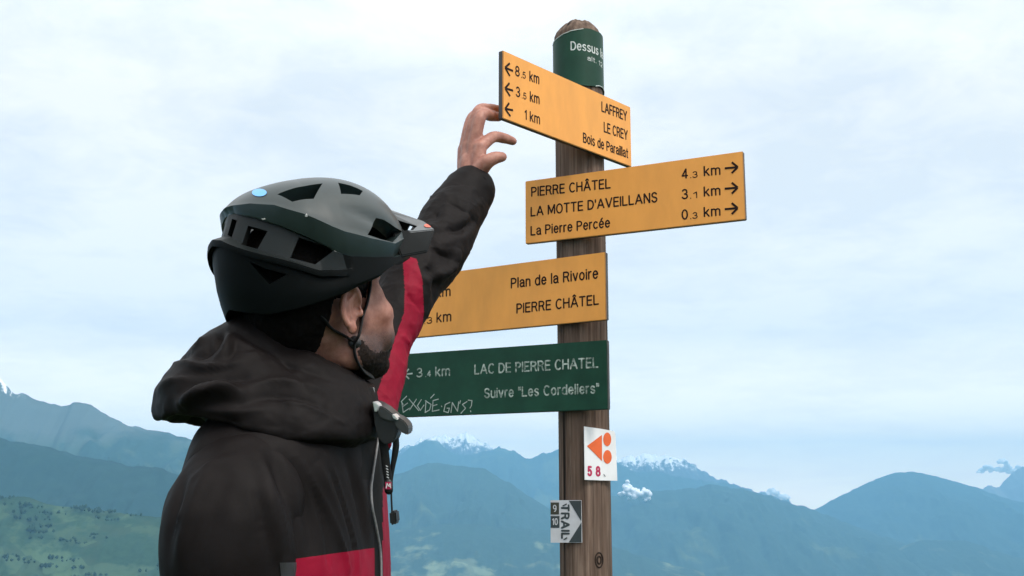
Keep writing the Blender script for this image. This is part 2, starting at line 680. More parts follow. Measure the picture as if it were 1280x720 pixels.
# snowy range, centre
ridge('mountain', [(380, 590), (430, 572), (470, 560), (492, 564), (510, 556), (528, 552), (545, 546), (562, 547), (575, 542), (590, 545), (604, 554), (622, 561), (645, 572), (680, 590), (720, 620)],
      12900, 2400, land_mat('snow_range', conifer, rocky, rock=(-300, (0.07, 0.085, 0.095)), snow=(565, 25, 950), scale=0.0045), 0.34, 70, seed=2)
# snowy range, right of the post
ridge('mountain', [(690, 600), (730, 585), (760, 578), (780, 572), (800, 568), (830, 569), (850, 574), (868, 580), (888, 594), (905, 600), (940, 613), (975, 622), (1010, 640), (1060, 660)],
      12700, 2400, land_mat('snow_range_east', conifer, rocky, rock=(-300, (0.07, 0.085, 0.095)), snow=(345, 25, 850), scale=0.0045), 0.34, 45, seed=9)
# blue forested range in front of the snow
ridge('mountain', [(380, 610), (430, 592), (480, 574), (500, 567), (520, 556), (540, 548), (556, 559), (575, 569), (598, 566), (615, 562), (632, 561), (650, 568), (662, 573), (680, 567), (705, 561), (735, 562),
                   (765, 574), (795, 590), (815, 588), (850, 596), (880, 601), (905, 603), (940, 614), (990, 632), (1040, 660)],
      11600, 2600, land_mat('blue_range', conifer, grassy, scale=0.0015, bias=0.55, snow=(560, 40, 260)), 0.22, 22, seed=3)
# rounded dome, right
ridge('mountain', [(930, 680), (985, 652), (1018, 637), (1050, 620), (1075, 608), (1100, 597), (1120, 591), (1142, 590), (1165, 594), (1195, 602), (1225, 611), (1255, 622), (1290, 632), (1350, 655), (1450, 690)],
      11000, 3000, land_mat('round_mountain', conifer, grassy, scale=0.0018, bias=0.62), 0.24, 8, seed=14)
# long wooded ridge right of the post
ridge('mountain', [(660, 660), (700, 640), (745, 625), (800, 614), (830, 613), (858, 611), (885, 606), (920, 610), (950, 617), (985, 627), (1017, 637), (1055, 652), (1090, 665), (1130, 678), (1180, 690), (1260, 705)],
      8400, 2400, land_mat('wooded_ridge', conifer, grassy, scale=0.002, bias=0.60), 0.34, 18, seed=21)
# conical hill, centre
ridge('mountain', [(400, 640), (450, 612), (480, 598), (505, 590), (525, 582), (548, 579), (575, 583), (600, 585), (617, 593), (640, 606), (665, 622), (690, 638), (725, 656), (770, 675), (840, 700)],
      7400, 2000, land_mat('centre_hill', conifer, grassy, scale=0.002, bias=0.62), 0.36, 12, seed=33)
# left high mountain
ridge('mountain', [(-180, 440), (-100, 447), (-50, 455), (0, 472), (16, 490), (28, 493), (45, 500), (70, 506), (86, 505), (93, 502), (108, 505), (140, 522), (170, 536), (195, 539), (215, 542), (240, 550), (280, 572), (330, 598), (390, 625), (460, 655)],
      5200, 2200, land_mat('left_mountain', (0.016, 0.034, 0.024), (0.045, 0.072, 0.046), rock=(230, (0.075, 0.095, 0.085)), snow=(500, 12, 600), scale=0.006, bias=0.5), 0.42, 16, seed=40)
# dark wooded ridge, left
ridge('mountain', [(-200, 520), (-60, 540), (0, 547), (60, 560), (95, 568), (130, 575), (165, 580), (200, 588), (260, 600), (320, 620), (370, 650), (420, 690), (470, 740)],
      3500, 1400, land_mat('dark_ridge', (0.012, 0.026, 0.019), (0.022, 0.040, 0.026), scale=0.003, bias=0.60), 0.30, 12, seed=52)
# low foothills, centre and right
ridge('hill', [(420, 690), (470, 668), (520, 660), (560, 655), (600, 656), (640, 660), (690, 664), (740, 676), (800, 694), (880, 716)],
      6000, 1300, land_mat('foothill', conifer, (0.12, 0.15, 0.085), fields=True, scale=0.004, bias=0.56), 0.10, 8, seed=61)
ridge('hill', [(1060, 712), (1110, 694), (1140, 678), (1175, 675), (1210, 677), (1250, 690), (1300, 704), (1380, 716)],
      7600, 1000, land_mat('foothill_east', conifer, (0.09, 0.12, 0.07), fields=True, scale=0.003, bias=0.56), 0.08, 8, seed=66)
# green hillside, left
GREEN_PTS = [(-220, 600), (-100, 612), (-40, 619), (0, 622), (35, 622), (60, 631), (100, 636), (150, 641), (200, 646), (260, 655), (330, 672), (400, 694), (480, 725)]
ghill = ridge('hill', GREEN_PTS, 2200, 1000, land_mat('green_hillside', (0.018, 0.038, 0.020), (0.040, 0.068, 0.034), fields=True, scale=0.012, bias=0.48), 0.07, 6, seed=70)


def woods():
    """scattered trees and hedges of the far hillside: nobody could count them"""
    rnd = random.Random(4)
    me = ghill.data
    vs = [v.co for v in me.vertices]
    S = Soup()
    base = [(0, 0, 1), (0.9, 0, 0.25), (-0.45, 0.78, 0.25), (-0.45, -0.78, 0.25), (0.3, 0.5, 0.75), (-0.6, 0, 0.75), (0.3, -0.5, 0.75), (0, 0, -0.2)]
    fc = [(0, 4, 5), (0, 5, 6), (0, 6, 4), (4, 1, 2), (5, 2, 3), (6, 3, 1), (4, 2, 5), (5, 3, 6), (6, 1, 4), (1, 7, 2), (2, 7, 3), (3, 7, 1)]
    cnt = 0
    while cnt < 9500:
        p = vs[rnd.randrange(len(vs))]
        if noise.fractal(p * 0.0095, 1, 2, 4) < 0.10 and rnd.random() > 0.05:
            continue
        for _ in range(rnd.randrange(3, 12)):
            q = p + Vector((rnd.gauss(0, 9), rnd.gauss(0, 14), -2.5))
            r = rnd.uniform(2.0, 4.6)
            h = r * rnd.uniform(1.2, 2.0)
            a = rnd.uniform(0, 6.28)
            ca, sa = math.cos(a), math.sin(a)
            V = [(q.x + r * (x * ca - y * sa) * rnd.uniform(.8, 1.2), q.y + r * (x * sa + y * ca) * rnd.uniform(.8, 1.2), q.z + h * z) for x, y, z in base]
            S.add((V, fc))
            cnt += 1
    o = obj('woods', S.me('woods', smooth=False), mat('far_tree_foliage', (0.019, 0.040, 0.021), 0.9, 0.1, noise_amt=0.4, noise_scale=0.02))
    tag(o, kind='stuff')


woods()


def low_cloud():
    rnd = random.Random(9)
    S = Soup()
    for (cx, cy, w, h, n) in ((787, 611, 9, 9, 26), (806, 617, 10, 7, 26), (797, 617, 10, 4, 14), (781, 617, 6, 2.5, 8)):
        for k in range(n):
            c = at(cx + rnd.gauss(0, w * 0.42), cy + rnd.gauss(0, h * 0.42), 8000 + rnd.uniform(-40, 40))
            r = rnd.uniform(8, 24)
            S.add(ellipsoid(c, (r, r, r * 0.9), seg=14, rings=9))
    me = remeshed(S.me('cloud'), 3.0, 10)
    for v in me.vertices:
        v.co += Vector((1, 0.6, 1)) * 8 * fbm(v.co, 0.016)
    m = mat('cloud_vapour', (0.85, 0.86, 0.88), 1.0, 0.0, sss=0.0)
    o = obj('cloud', me, m)
    tag(o, kind='stuff')
    S = Soup()
    for (x0, x1, yb, hh, dd, n) in ((945, 985, 622, 9, 14400, 26), (1222, 1300, 590, 14, 15200, 40)):
        for k in range(n):
            u = rnd.random()
            px = x0 + (x1 - x0) * u
            r = rnd.uniform(20, 45)
            c = at(px, yb - rnd.random() * hh * math.sin(math.pi * min(1, u * 1.2)), dd + rnd.uniform(-70, 70))
            S.add(ellipsoid(c, (r * 1.6, r, r * 0.8), seg=14, rings=9))
    me = remeshed(S.me('clouds'), 14.0, 3)
    for v in me.vertices:
        v.co += Vector((1, 0.6, 1)) * 22 * fbm(v.co, 0.009)
    tag(obj('clouds', me, m), kind='stuff')


low_cloud()


def haze():
    x0, x1, y0, y1, z0, z1 = -20000, 20000, -15500, 16600, VALLEY - 120, 790
    V = [(x, y, z) for x in (x0, x1) for y in (y0, y1) for z in (z0, z1)]
    F = [(0, 1, 3, 2), (4, 6, 7, 5), (0, 4, 5, 1), (2, 3, 7, 6), (0, 2, 6, 4), (1, 5, 7, 3)]
    m = bpy.data.materials.new('haze_air')
    m.use_nodes = True
    N, L = m.node_tree.nodes, m.node_tree.links
    N.clear()
    out = N.new('ShaderNodeOutputMaterial')
    v = N.new('ShaderNodeVolumePrincipled')
    v.inputs['Color'].default_value = (0.24, 0.60, 0.95, 1)
    v.inputs['Density'].default_value = 1.1e-4
    L.new(v.outputs[0], out.inputs['Volume'])
    o = obj('haze', mesh('haze', V, F, False), m)
    tag(o, kind='stuff')


haze()

# ------------------------------------------------------------------ wooden post
AX = Vector((0.1473, 2.3271, 0))
RP = 0.0525


def post_x(z):
    return 0.1473 + (z - 1.8) * -0.004


def post():
    root = empty('signpost', (post_x(0), AX.y, 0))
    tag(root, 'tall round weathered wooden post that carries the hiking signs', 'post')
    V, F = [], []
    seg = 96
    zt = 2.372
    levels = list(np.linspace(-0.15, zt - 0.03, 90)) + [zt - 0.02, zt - 0.009, zt - 0.002, zt]
    for i, z in enumerate(levels):
        k = max(0, (z - (zt - 0.03)) / 0.03)
        f = 1 - 0.42 * k ** 1.5
        base_r = RP * (1.0 + (1.8 - z) * 0.015)
        for s in range(seg):
            a = 2 * math.pi * s / seg
            r = base_r * f * (1 + 0.006 * fbm((math.cos(a) * 2, math.sin(a) * 2, z * 1.2), 1.2) + 0.004 * fbm((math.cos(a) * 6, math.sin(a) * 6, z * 0.6), 1.5))
            # long drying cracks
            for ca, z0, z1, w in ((-1.35, 1.1, 1.62, 0.045), (-1.9, 1.72, 2.08, 0.03), (-0.9, 1.15, 1.75, 0.03), (-1.15, 1.95, 2.33, 0.03), (-2.3, 1.2, 1.5, 0.03)):
                if z0 < z < z1:
                    dd = (a - 2 * math.pi - ca - 0.05 * math.sin(z * 9)) if a > math.pi else (a - ca)
                    r -= 0.004 * math.exp(-(dd / w) ** 2) * min(1, (z - z0) * 12, (z1 - z) * 12)
            V.append((post_x(z) + r * math.cos(a), AX.y + r * math.sin(a), z + (0.004 * fbm((math.cos(a), math.sin(a), 5), 2) if i > 89 else 0)))
    n = len(levels)
    for i in range(n - 1):
        for s in range(seg):
            s2 = (s + 1) % seg
            F.append((i * seg + s, i * seg + s2, (i + 1) * seg + s2, (i + 1) * seg + s))
    V.append((post_x(zt), AX.y, zt + 0.002))
    for s in range(seg):
        F.append(((n - 1) * seg + s, (n - 1) * seg + (s + 1) % seg, len(V) - 1))
    o = obj('shaft', mesh('shaft', V, F), M['wood'], root)
    # a knot low on the shaft
    k = on_plane(749, 700, Vector((0.147, AX.y - RP + 0.004, 1.2)), Vector((0, 1, 0)))
    S = Soup()
    for rr, w in ((0.011, 0.0016), (0.0055, 0.0018)):
        pts = []
        for i in range(25):
            a = 2 * math.pi * i / 24
            x = k.x + rr * 0.7 * math.cos(a)
            pts.append((x, AX.y - math.sqrt(max(1e-6, (RP * 1.009) ** 2 - (x - post_x(k.z)) ** 2)), k.z + rr * math.sin(a) * 1.3))
        S.add(tube_data(pts, [w] * 25, 8))
    obj('knot', S.me('knot'), mat('dark_knot_wood', (0.035, 0.025, 0.02), 0.9, 0.1), root)


post()


# ------------------------------------------------------------------ lettering: a plain single-stroke alphabet, cap height 1
def arc(cx, cy, rx, ry, a0, a1, n=12):
    return [(cx + rx * math.cos(R(a0 + (a1 - a0) * i / n)), cy + ry * math.sin(R(a0 + (a1 - a0) * i / n))) for i in range(n + 1)]


XH = 0.74


def glyph(c):
    """(advance width, strokes)"""
    if c == 'A': return 0.66, [[(0, 0), (.31, 1), (.35, 1), (.66, 0)], [(.12, .32), (.54, .32)]]
    if c == 'Â': return 0.66, glyph('A')[1] + [[(.2, 1.16), (.33, 1.3), (.46, 1.16)]]
    if c == 'B': return 0.52, [[(0, 0), (0, 1), (.26, 1)] + arc(.26, .76, .22, .24, 90, -90) + [(0, .52)], [(.26, .52)] + arc(.27, .26, .25, .26, 90, -90) + [(0, 0)]]
    if c == 'C': return 0.56, [arc(.31, .5, .31, .52, 52, 308, 22)]
    if c == 'D': return 0.56, [[(0, 0), (0, 1), (.22, 1)] + arc(.22, .5, .34, .5, 90, -90, 16) + [(0, 0)]]
    if c == 'E': return 0.46, [[(.46, 1), (0, 1), (0, 0), (.46, 0)], [(0, .53), (.42, .53)]]
    if c == 'F': return 0.44, [[(.44, 1), (0, 1), (0, 0)], [(0, .5), (.40, .5)]]
    if c == 'H': return 0.56, [[(0, 0), (0, 1)], [(.56, 0), (.56, 1)], [(0, .53), (.56, .53)]]
    if c == 'I': return 0.0, [[(0, 0), (0, 1)]]
    if c == 'L': return 0.44, [[(0, 1), (0, 0), (.44, 0)]]
    if c == 'M': return 0.70, [[(0, 0), (0, 1), (.04, 1), (.35, .12), (.66, 1), (.70, 1), (.70, 0)]]
    if c == 'N': return 0.56, [[(0, 0), (0, 1), (.03, 1), (.53, 0), (.56, 0), (.56, 1)]]
    if c == 'O': return 0.62, [arc(.31, .5, .31, .52, 0, 360, 28)]
    if c == 'P': return 0.50, [[(0, 0), (0, 1), (.25, 1)] + arc(.25, .73, .25, .27, 90, -90) + [(0, .46)]]
    if c == 'R': return 0.54, [[(0, 0), (0, 1), (.26, 1)] + arc(.26, .75, .25, .25, 90, -90) + [(0, .50)], [(.28, .50), (.40, .42), (.47, .12), (.54, 0)]]
    if c == 'S': return 0.50, [arc(.25, .76, .23, .26, 25, 180, 10)[:-1] + [(.03, .70), (.10, .58), (.40, .45), (.49, .32)] + arc(.25, .26, .245, .28, 0, -160, 10)]
    if c == 'T': return 0.54, [[(0, 1), (.54, 1)], [(.27, 1), (.27, 0)]]
    if c == 'V': return 0.62, [[(0, 1), (.30, 0), (.32, 0), (.62, 1)]]
    if c == 'Y': return 0.60, [[(0, 1), (.30, .42), (.60, 1)], [(.30, .42), (.30, 0)]]
    x = XH
    if c == 'a': return 0.42, [arc(.20, x - .22, .20, .22, 165, 0, 9) + [(.40, .12), (.44, 0)], [(.40, .44), (.2, .40)] + arc(.19, .2, .19, .20, 95, 270, 9) + [(.30, .03), (.40, .16)]]
    if c == 'c': return 0.40, [arc(.22, x / 2, .22, x / 2 + .01, 48, 312, 18)]
    if c == 'd': return 0.44, [arc(.22, x / 2, .22, x / 2 + .01, 0, 360, 20), [(.44, 1.02), (.44, 0)]]
    if c in 'eé':
        s = [[(0.01, .39), (.43, .39)] + arc(.22, x / 2, .215, x / 2 + .01, 2, 318, 20)]
        return 0.43, s + ([[(.18, .90), (.31, 1.08)]] if c == 'é' else [])
    if c == 'i': return 0.0, [[(0, 0), (0, x)], [(0, .97), (0, 1.0)]]
    if c == 'k': return 0.40, [[(0, 0), (0, 1.02)], [(.36, x), (0, .28)], [(.14, .42), (.40, 0)]]
    if c == 'l': return 0.0, [[(0, 0), (0, 1.02)]]
    if c == 'm': return 0.70, [[(0, 0), (0, x)], [(0, .5)] + arc(.175, x - .2, .175, .2, 165, 0, 8) + [(.35, 0)], [(.35, .5)] + arc(.525, x - .2, .175, .2, 165, 0, 8) + [(.70, 0)]]
    if c == 'n': return 0.40, [[(0, 0), (0, x)], [(0, .46)] + arc(.20, x - .22, .20, .22, 165, 0, 9) + [(.40, 0)]]
    if c == 'o': return 0.45, [arc(.225, x / 2, .225, x / 2 + .01, 0, 360, 22)]
    if c == 'r': return 0.22, [[(0, 0), (0, x)], [(0, .44)] + arc(.2, x - .24, .2, .24, 160, 85, 6)]
    if c == 's': return 0.38, [arc(.19, .55, .17, .19, 30, 180, 8)[:-1] + [(.02, .52), (.08, .43), (.30, .32), (.37, .22)] + arc(.19, .19, .18, .20, 0, -155, 8)]
    if c == 't': return 0.26, [[(.11, .98), (.11, .14)] + arc(.22, .13, .11, .13, 180, 280, 5), [(0, x - .02), (.26, x - .02)]]
    if c == 'u': return 0.40, [[(0, x)] + arc(.20, .21, .20, .22, 180, 340, 9) + [(.40, .28)], [(.40, x), (.40, 0)]]
    if c == 'v': return 0.42, [[(0, x), (.20, 0), (.22, 0), (.42, x)]]
    if c == '0': return 0.50, [arc(.25, .5, .25, .51, 0, 360, 26)]
    if c == '1': return 0.26, [[(0, .80), (.22, 1), (.22, 0)]]
    if c == '2': return 0.48, [arc(.24, .74, .23, .27, 165, -20, 10) + [(.40, .48), (0, 0), (.48, 0)]]
    if c == '3': return 0.48, [arc(.23, .75, .21, .26, 150, -90, 12) + arc(.23, .25, .25, .26, 90, -155, 14)]
    if c == '4': return 0.54, [[(.40, 0), (.40, 1), (0, .26), (.54, .26)]]
    if c == '5': return 0.48, [[(.43, 1), (.08, 1), (.04, .50)] + arc(.22, .31, .25, .32, 125, -150, 15)]
    if c == '8': return 0.48, [arc(.24, .76, .20, .25, 0, 360, 20), arc(.24, .26, .24, .27, 0, 360, 22)]
    if c == '9': return 0.48, [arc(.24, .70, .24, .31, 0, 360, 20), [(.48, .70)] + arc(.22, .45, .26, .45, 10, -95, 10)]
    if c == '.': return 0.0, [[(0, 0), (0, .02)]]
    if c == "'": return 0.0, [[(0, 1), (0, .74)]]
    if c == '"': return 0.16, [[(0, 1), (0, .74)], [(.16, 1), (.16, .74)]]
    return 0.14, []


def text_strokes(s, gap=0.24):
    x, out = 0.0, []
    for c in s:
        w, st = glyph(c)
        for p in st:
            out.append([(x + a, b) for a, b in p])
        x += w + gap
    return out, x - gap


def stroke_tubes(polys, w, seg=8):
    """round-ended strokes in the plane z = 0, flattened; verts and faces; a stroke is cut where it turns sharply"""
    S = Soup()
    runs = []
    for p in polys:
        q = [p[0]]
        for t in p[1:]:
            if math.dist(t, q[-1]) < w * 0.02 and len(q) > 1:
                continue
            if len(q) >= 2:
                a0 = math.atan2(q[-1][1] - q[-2][1], q[-1][0] - q[-2][0])
                a1 = math.atan2(t[1] - q[-1][1], t[0] - q[-1][0])
                if abs((a1 - a0 + math.pi) % (2 * math.pi) - math.pi) > 0.75:
                    runs.append(q)
                    q = [q[-1]]
            q = q + [t]
        runs.append(q)
    for i, q in enumerate(runs):
        if len(q) < 2:
            continue
        q3 = [(a, b, 0.0) for a, b in q]
        V, F = tube_data(q3, [w / 2] * len(q3), seg, updir=(0, 0, 1))
        S.add(([(a, b, c * 0.10 + i * 1e-6) for a, b, c in V], F))
    return S.V, S.F


class Face:
    """a flat sign face: plane through p0 with normal n; writing is measured from the photograph onto it"""
    def __init__(self, p0, yaw):
        self.p0 = p0
        self.n = Vector((math.sin(yaw), -math.cos(yaw), 0))
        self.e = Vector((math.cos(yaw), math.sin(yaw), 0))
        self.S = Soup()

    def uv(self, px, py):
        p = on_plane(px, py, self.p0, self.n) - self.p0
        return np.array((p.dot(self.e), p.z))

    def pt(self, u, v, lift=0.0):
        return self.p0 + self.e * float(u) + Vector((0, 0, float(v))) + self.n * lift

    def text(self, s, a, b, capx, mi, lift=0.0003, weight=0.15):
        polys, wd = text_strokes(s)
        A, B = self.uv(*a), self.uv(*b)
        H = abs(self.uv(a[0], a[1] - capx)[1] - A[1])
        w = weight * H
        L_ = B[0] - A[0] - w
        sl = (B[1] - A[1]) / max(1e-9, B[0] - A[0])
        P = [[(A[0] + w / 2 + x / wd * L_ if wd else A[0] + w / 2, A[1] + w / 2 + y * (H - w)) for x, y in p] for p in polys]
        V, F = stroke_tubes(P, w)
        self.S.add(([self.pt(u, v + (u - A[0]) * sl, lift + z) for u, v, z in V], F), mi)

    def poly(self, pts, mi, lift=0.0006):
        self.S.add(([self.pt(*self.uv(*p), lift) for p in pts], [tuple(range(len(pts)))]), mi)

    def stroke(self, pts, w, mi, lift=0.0008):
        P = [self.uv(*p) for p in pts]
        for i in range(len(P) - 1):
            a, b = P[i], P[i + 1]
            d = (b - a) / (np.linalg.norm(b - a) + 1e-9)
            nn = np.array((-d[1], d[0])) * w / 2
            a2, b2 = a - d * w * 0.3, b + d * w * 0.3
            l = lift + 0.00004 * i
            self.S.add(([self.pt(*(a2 + nn), l), self.pt(*(a2 - nn), l), self.pt(*(b2 - nn), l), self.pt(*(b2 + nn), l)], [(0, 1, 2, 3)]), mi)

    def arrow(self, tail, tip, mi, w=0.0042, head=0.013):
        A, B = self.uv(*tail), self.uv(*tip)
        d = (B - A) / np.linalg.norm(B - A)
        nn = np.array((-d[1], d[0]))

        def seg(p, q, l):
            t = (q - p) / np.linalg.norm(q - p)
            m_ = np.array((-t[1], t[0])) * w / 2
            self.S.add(([self.pt(*(p + m_), l), self.pt(*(p - m_), l), self.pt(*(q - m_), l), self.pt(*(q + m_), l)], [(0, 1, 2, 3)]), mi)
        seg(A, B - d * w * 0.5, 0.0006)
        for s, l in ((1, 0.00065), (-1, 0.0007)):
            seg(B + d * w * 0.2, B - d * head + nn * head * s, l)


def board(name, label, off, z, yaw, L, H, mats, draw, thick=0.012, face=0, cat='sign', group='hiking direction signs on the post', round_=0.002):
    """a rectangular blade bolted to the post; off, z = centre along the blade and height"""
    yaw = R(yaw)
    n = Vector((math.sin(yaw), -math.cos(yaw), 0))
    e = Vector((math.cos(yaw), math.sin(yaw), 0))
    p0 = Vector((AX.x, AX.y, z)) + n * (RP + 0.0145)
    f = Face(p0, yaw)
    c = p0 + e * off
    root = empty(name, c - n * (thick / 2))
    tag(root, label, cat, group)
    bm = bmesh.new()
    w, h = L / 2, H / 2
    vs = []
    for zz in (0, -thick):
        for (u, v) in ((-w, -h), (w, -h), (w, h), (-w, h)):
            vs.append(bm.verts.new(c + e * u + Vector((0, 0, v)) + n * zz))
    bm.faces.new(vs[:4])
    bm.faces.new(vs[4:][::-1])
    for i in range(4):
        bm.faces.new((vs[i], vs[i + 4], vs[(i + 1) % 4 + 4], vs[(i + 1) % 4]))
    bmesh.ops.bevel(bm, geom=[ed for ed in bm.edges], offset=0.0012, segments=2, affect='EDGES')
    bm.normal_update()
    V = [v.co.copy() for v in bm.verts]
    bm.verts.index_update()
    for fc in bm.faces:
        f.S.V
    o0 = len(f.S.V)
    f.S.V += [tuple(v) for v in V]
    for fc in bm.faces:
        f.S.F.append(tuple(v.index + o0 for v in fc.verts))
        f.S.M.append(0 if abs(fc.normal.dot(n)) > 0.9 else 1)
    bm.free()
    draw(f)
    me = f.S.me(name, smooth=False)
    obj('board', me, mats, root)
    # two coach bolts and a bracket behind, between blade and post
    for v in (-H * 0.28, H * 0.28):
        a = p0 - n * (thick - 0.002) + Vector((0, 0, v))
        obj('bolt', Soup().add(tube_data([a, a - n * 0.03], [0.006, 0.006], 10)).me('bolt'), M['silver'], root)
    return root


def P1(x, y): return (600 + x / 3.427, 10 + y / 3.427)
def P2(x, y): return (640 + x / 4.267, 180 + y / 4.267)
def P3(x, y): return (500 + x / 3.271, 310 + y / 3.271)
def P5(x, y): return (670 + x / 3.6, 520 + y / 3.6)


def draw1(f):
    for i, (dy, num) in enumerate(((0, '8'), (89, '3'), (185, None))):
        f.arrow(P1(141, 270 + i * 84), P1(108, 256 + i * 88), 2)
    f.text('8', P1(150, 290), P1(170, 297), 13.2, 2)
    f.text('.5', P1(176, 299), P1(196, 305), 8.6, 2)
    f.text('km', P1(211, 314), P1(254, 328), 13.2, 2)
    f.text('3', P1(153, 379), P1(172, 385), 13.2, 2)
    f.text('.5', P1(179, 388), P1(199, 394), 8.6, 2)
    f.text('km', P1(213, 401), P1(255, 414), 13.2, 2)
    f.text('1', P1(191, 478), P1(201, 481), 12.8, 2)
    f.text('km', P1(213, 486), P1(257, 500), 13.0, 2)
    f.text('LAFFREY', P1(520, 444), P1(630, 486), 13.2, 2)
    f.text('LE CREY', P1(530, 532), P1(633, 568), 13.2, 2)
    f.text('Bois de Paraillat', P1(441, 576), P1(635, 645), 12.9, 2)


def draw2(f):
    f.text('PIERRE CHÂTEL', P2(102, 282), P2(527, 237), 12.3, 2)
    f.text("LA MOTTE D'AVEILLANS", P2(99, 388), P2(777, 310), 12.3, 2)
    f.text('La Pierre Percée', P2(99, 490), P2(524, 445), 12.2, 2)
    for i, (a, b, y) in enumerate((('4', '.3', 187), ('3', '.1', 296), ('0', '.3', 405))):
        f.text(a, P2(905, y), P2(940, y - 3), 12.9, 2)
        f.text(b, P2(951, y - 4), P2(991, y - 8), 8.2, 2)
        f.text('km', P2(1023, y - 14), P2(1113, y - 22), 12.8, 2)
        f.arrow(P2(1135, y - 57), P2(1202, y - 63), 2, head=0.011)


def draw3(f):
    f.text('Plan de la Rivoire', P3(453, 166), P3(811, 125), 13.2, 2)
    f.text('PIERRE CHÂTEL', P3(476, 269), P3(814, 232), 12.8, 2)
    f.text('km', P3(146, 203), P3(207, 197), 12.8, 2)
    f.text('.3', P3(100, 312), P3(132, 308), 8.2, 2)
    f.text('km', P3(149, 306), P3(210, 300), 12.8, 2)


def draw4(f):
    f.text('LAC DE PIERRE CHATEL', P3(304, 518), P3(811, 490), 12.8, 2)
    f.text('Suivre "Les Cordeliers"', P3(344, 615), P3(815, 595), 12.6, 2)
    f.text('3', P3(67, 530), P3(92, 528), 11.8, 2)
    f.text('.4', P3(104, 528), P3(127, 526), 8, 2)
    f.text('km', P3(144, 527), P3(205, 523), 12.6, 2)
    f.arrow(P3(52, 513), P3(20, 517), 3, w=0.0034, head=0.011)
    G = [[(28, 606), (6, 628), (14, 640)], [(8, 628), (14, 672), (40, 655)], [(10, 650), (32, 634)], [(38, 618), (78, 665)], [(68, 618), (40, 662)],
         [(88, 620), (72, 645), (84, 664), (99, 642)], [(107, 624), (104, 672)], [(104, 624), (128, 640), (122, 662), (103, 673)],
         [(158, 618), (136, 624), (133, 668), (161, 662)], [(134, 646), (152, 640)], [(126, 614), (141, 598)], [(170, 646), (172, 649)],
         [(205, 631), (186, 640), (180, 668), (198, 673), (203, 655), (193, 655)], [(209, 673), (215, 632), (236, 668), (241, 629)], [(248, 624), (245, 636)],
         [(275, 628), (256, 640), (269, 655), (250, 676)], [(279, 622), (295, 624), (293, 644), (287, 655)], [(289, 666), (290, 670)]]
    for g in G:
        f.stroke([P3(*p) for p in g], 0.0020, 3)


Y, Gn = [M['yellow'], M['board_edge'], M['ink']], [M['green'], M['board_edge'], M['worn_white'], M['scratch']]
board('direction_sign', 'topmost yellow sign with left arrows reading LAFFREY, touched by the raised hand', -0.1157, 2.1249, 49.05, 0.4253, 0.137, Y, draw1)
board('direction_sign', "long yellow sign with right arrows reading LA MOTTE D'AVEILLANS", 0.1367, 1.9429, -26.77, 0.4724, 0.1369, Y, draw2)
board('direction_sign', 'yellow sign reading Plan de la Rivoire, partly hidden by the raised sleeve', -0.168, 1.7672, -32.44, 0.52, 0.1392, Y, draw3)
board('direction_sign', 'dark green sign with worn white letters and scratched graffiti, lowest blade on the post', -0.1756, 1.5884, -27.9, 0.52, 0.1389, Gn, draw4)


def plate(name, label, yaw, pc, outline, mats, draw, curl=0.0, cat='sign', gap=0.002):
    yaw = R(yaw)
    n = Vector((math.sin(yaw), -math.cos(yaw), 0))
    zc = on_plane(pc[0], pc[1], AX - Vector((0, RP, 0)), Vector((0, 1, 0))).z
    p0 = Vector((post_x(zc), AX.y, zc)) + n * (RP * 1.01 + gap + 0.002)
    f = Face(p0, yaw)
    U = [f.uv(*p) for p in outline]
    k = len(U)
    f.S.add(([f.pt(*u) for u in U] + [f.pt(*u, -0.002) for u in U],
             [tuple(range(k)), tuple(range(k, 2 * k))[::-1]] + [(i, i + k, (i + 1) % k + k, (i + 1) % k) for i in range(k)]), 0)
    draw(f)
    c = sum((f.pt(*u) for u in U), Vector()) / k
    root = empty(name, c)
    tag(root, label, cat)
    me = f.S.me(name, smooth=False)
    obj('panel', me, mats, root)
    for v in (0.018, -0.018):
        a = p0 + Vector((0, 0, v)) - n * 0.0035
        obj('nail', Soup().add(tube_data([a, a - n * 0.012], [0.0022, 0.0022], 8)).me('nail'), M['silver'], root)
    return root


def circ(c, rx, ry, n=28):
    return [(c[0] + rx * math.cos(2 * math.pi * i / n), c[1] + ry * math.sin(2 * math.pi * i / n)) for i in range(n)]


def draw58(f):
    f.poly([P5(229, 135), P5(297, 203), P5(296, 85)], 1)
    f.poly([P5(*p) for p in circ((320, 105), 18, 31)], 1)
    f.poly([P5(*p) for p in circ((321, 184), 19, 31)], 1)
    f.text('5', P5(231, 271), P5(253, 272), 13.2, 2, weight=0.21)
    f.text('8', P5(268, 272), P5(291, 273), 13.2, 2, weight=0.21)
    f.stroke([P5(304, 262), P5(311, 272)], 0.0012, 3)


plate('trail_marker', 'white square plate with orange triangle, two orange discs and number 58', 26, (751, 567),
      [P5(217, 47), P5(220, 287), P5(290, 290), P5(366, 291), P5(362, 180), P5(358, 80), P5(352, 68), P5(290, 57)], [M['white'], M['orange'], M['magenta'], M['slate']], draw58)


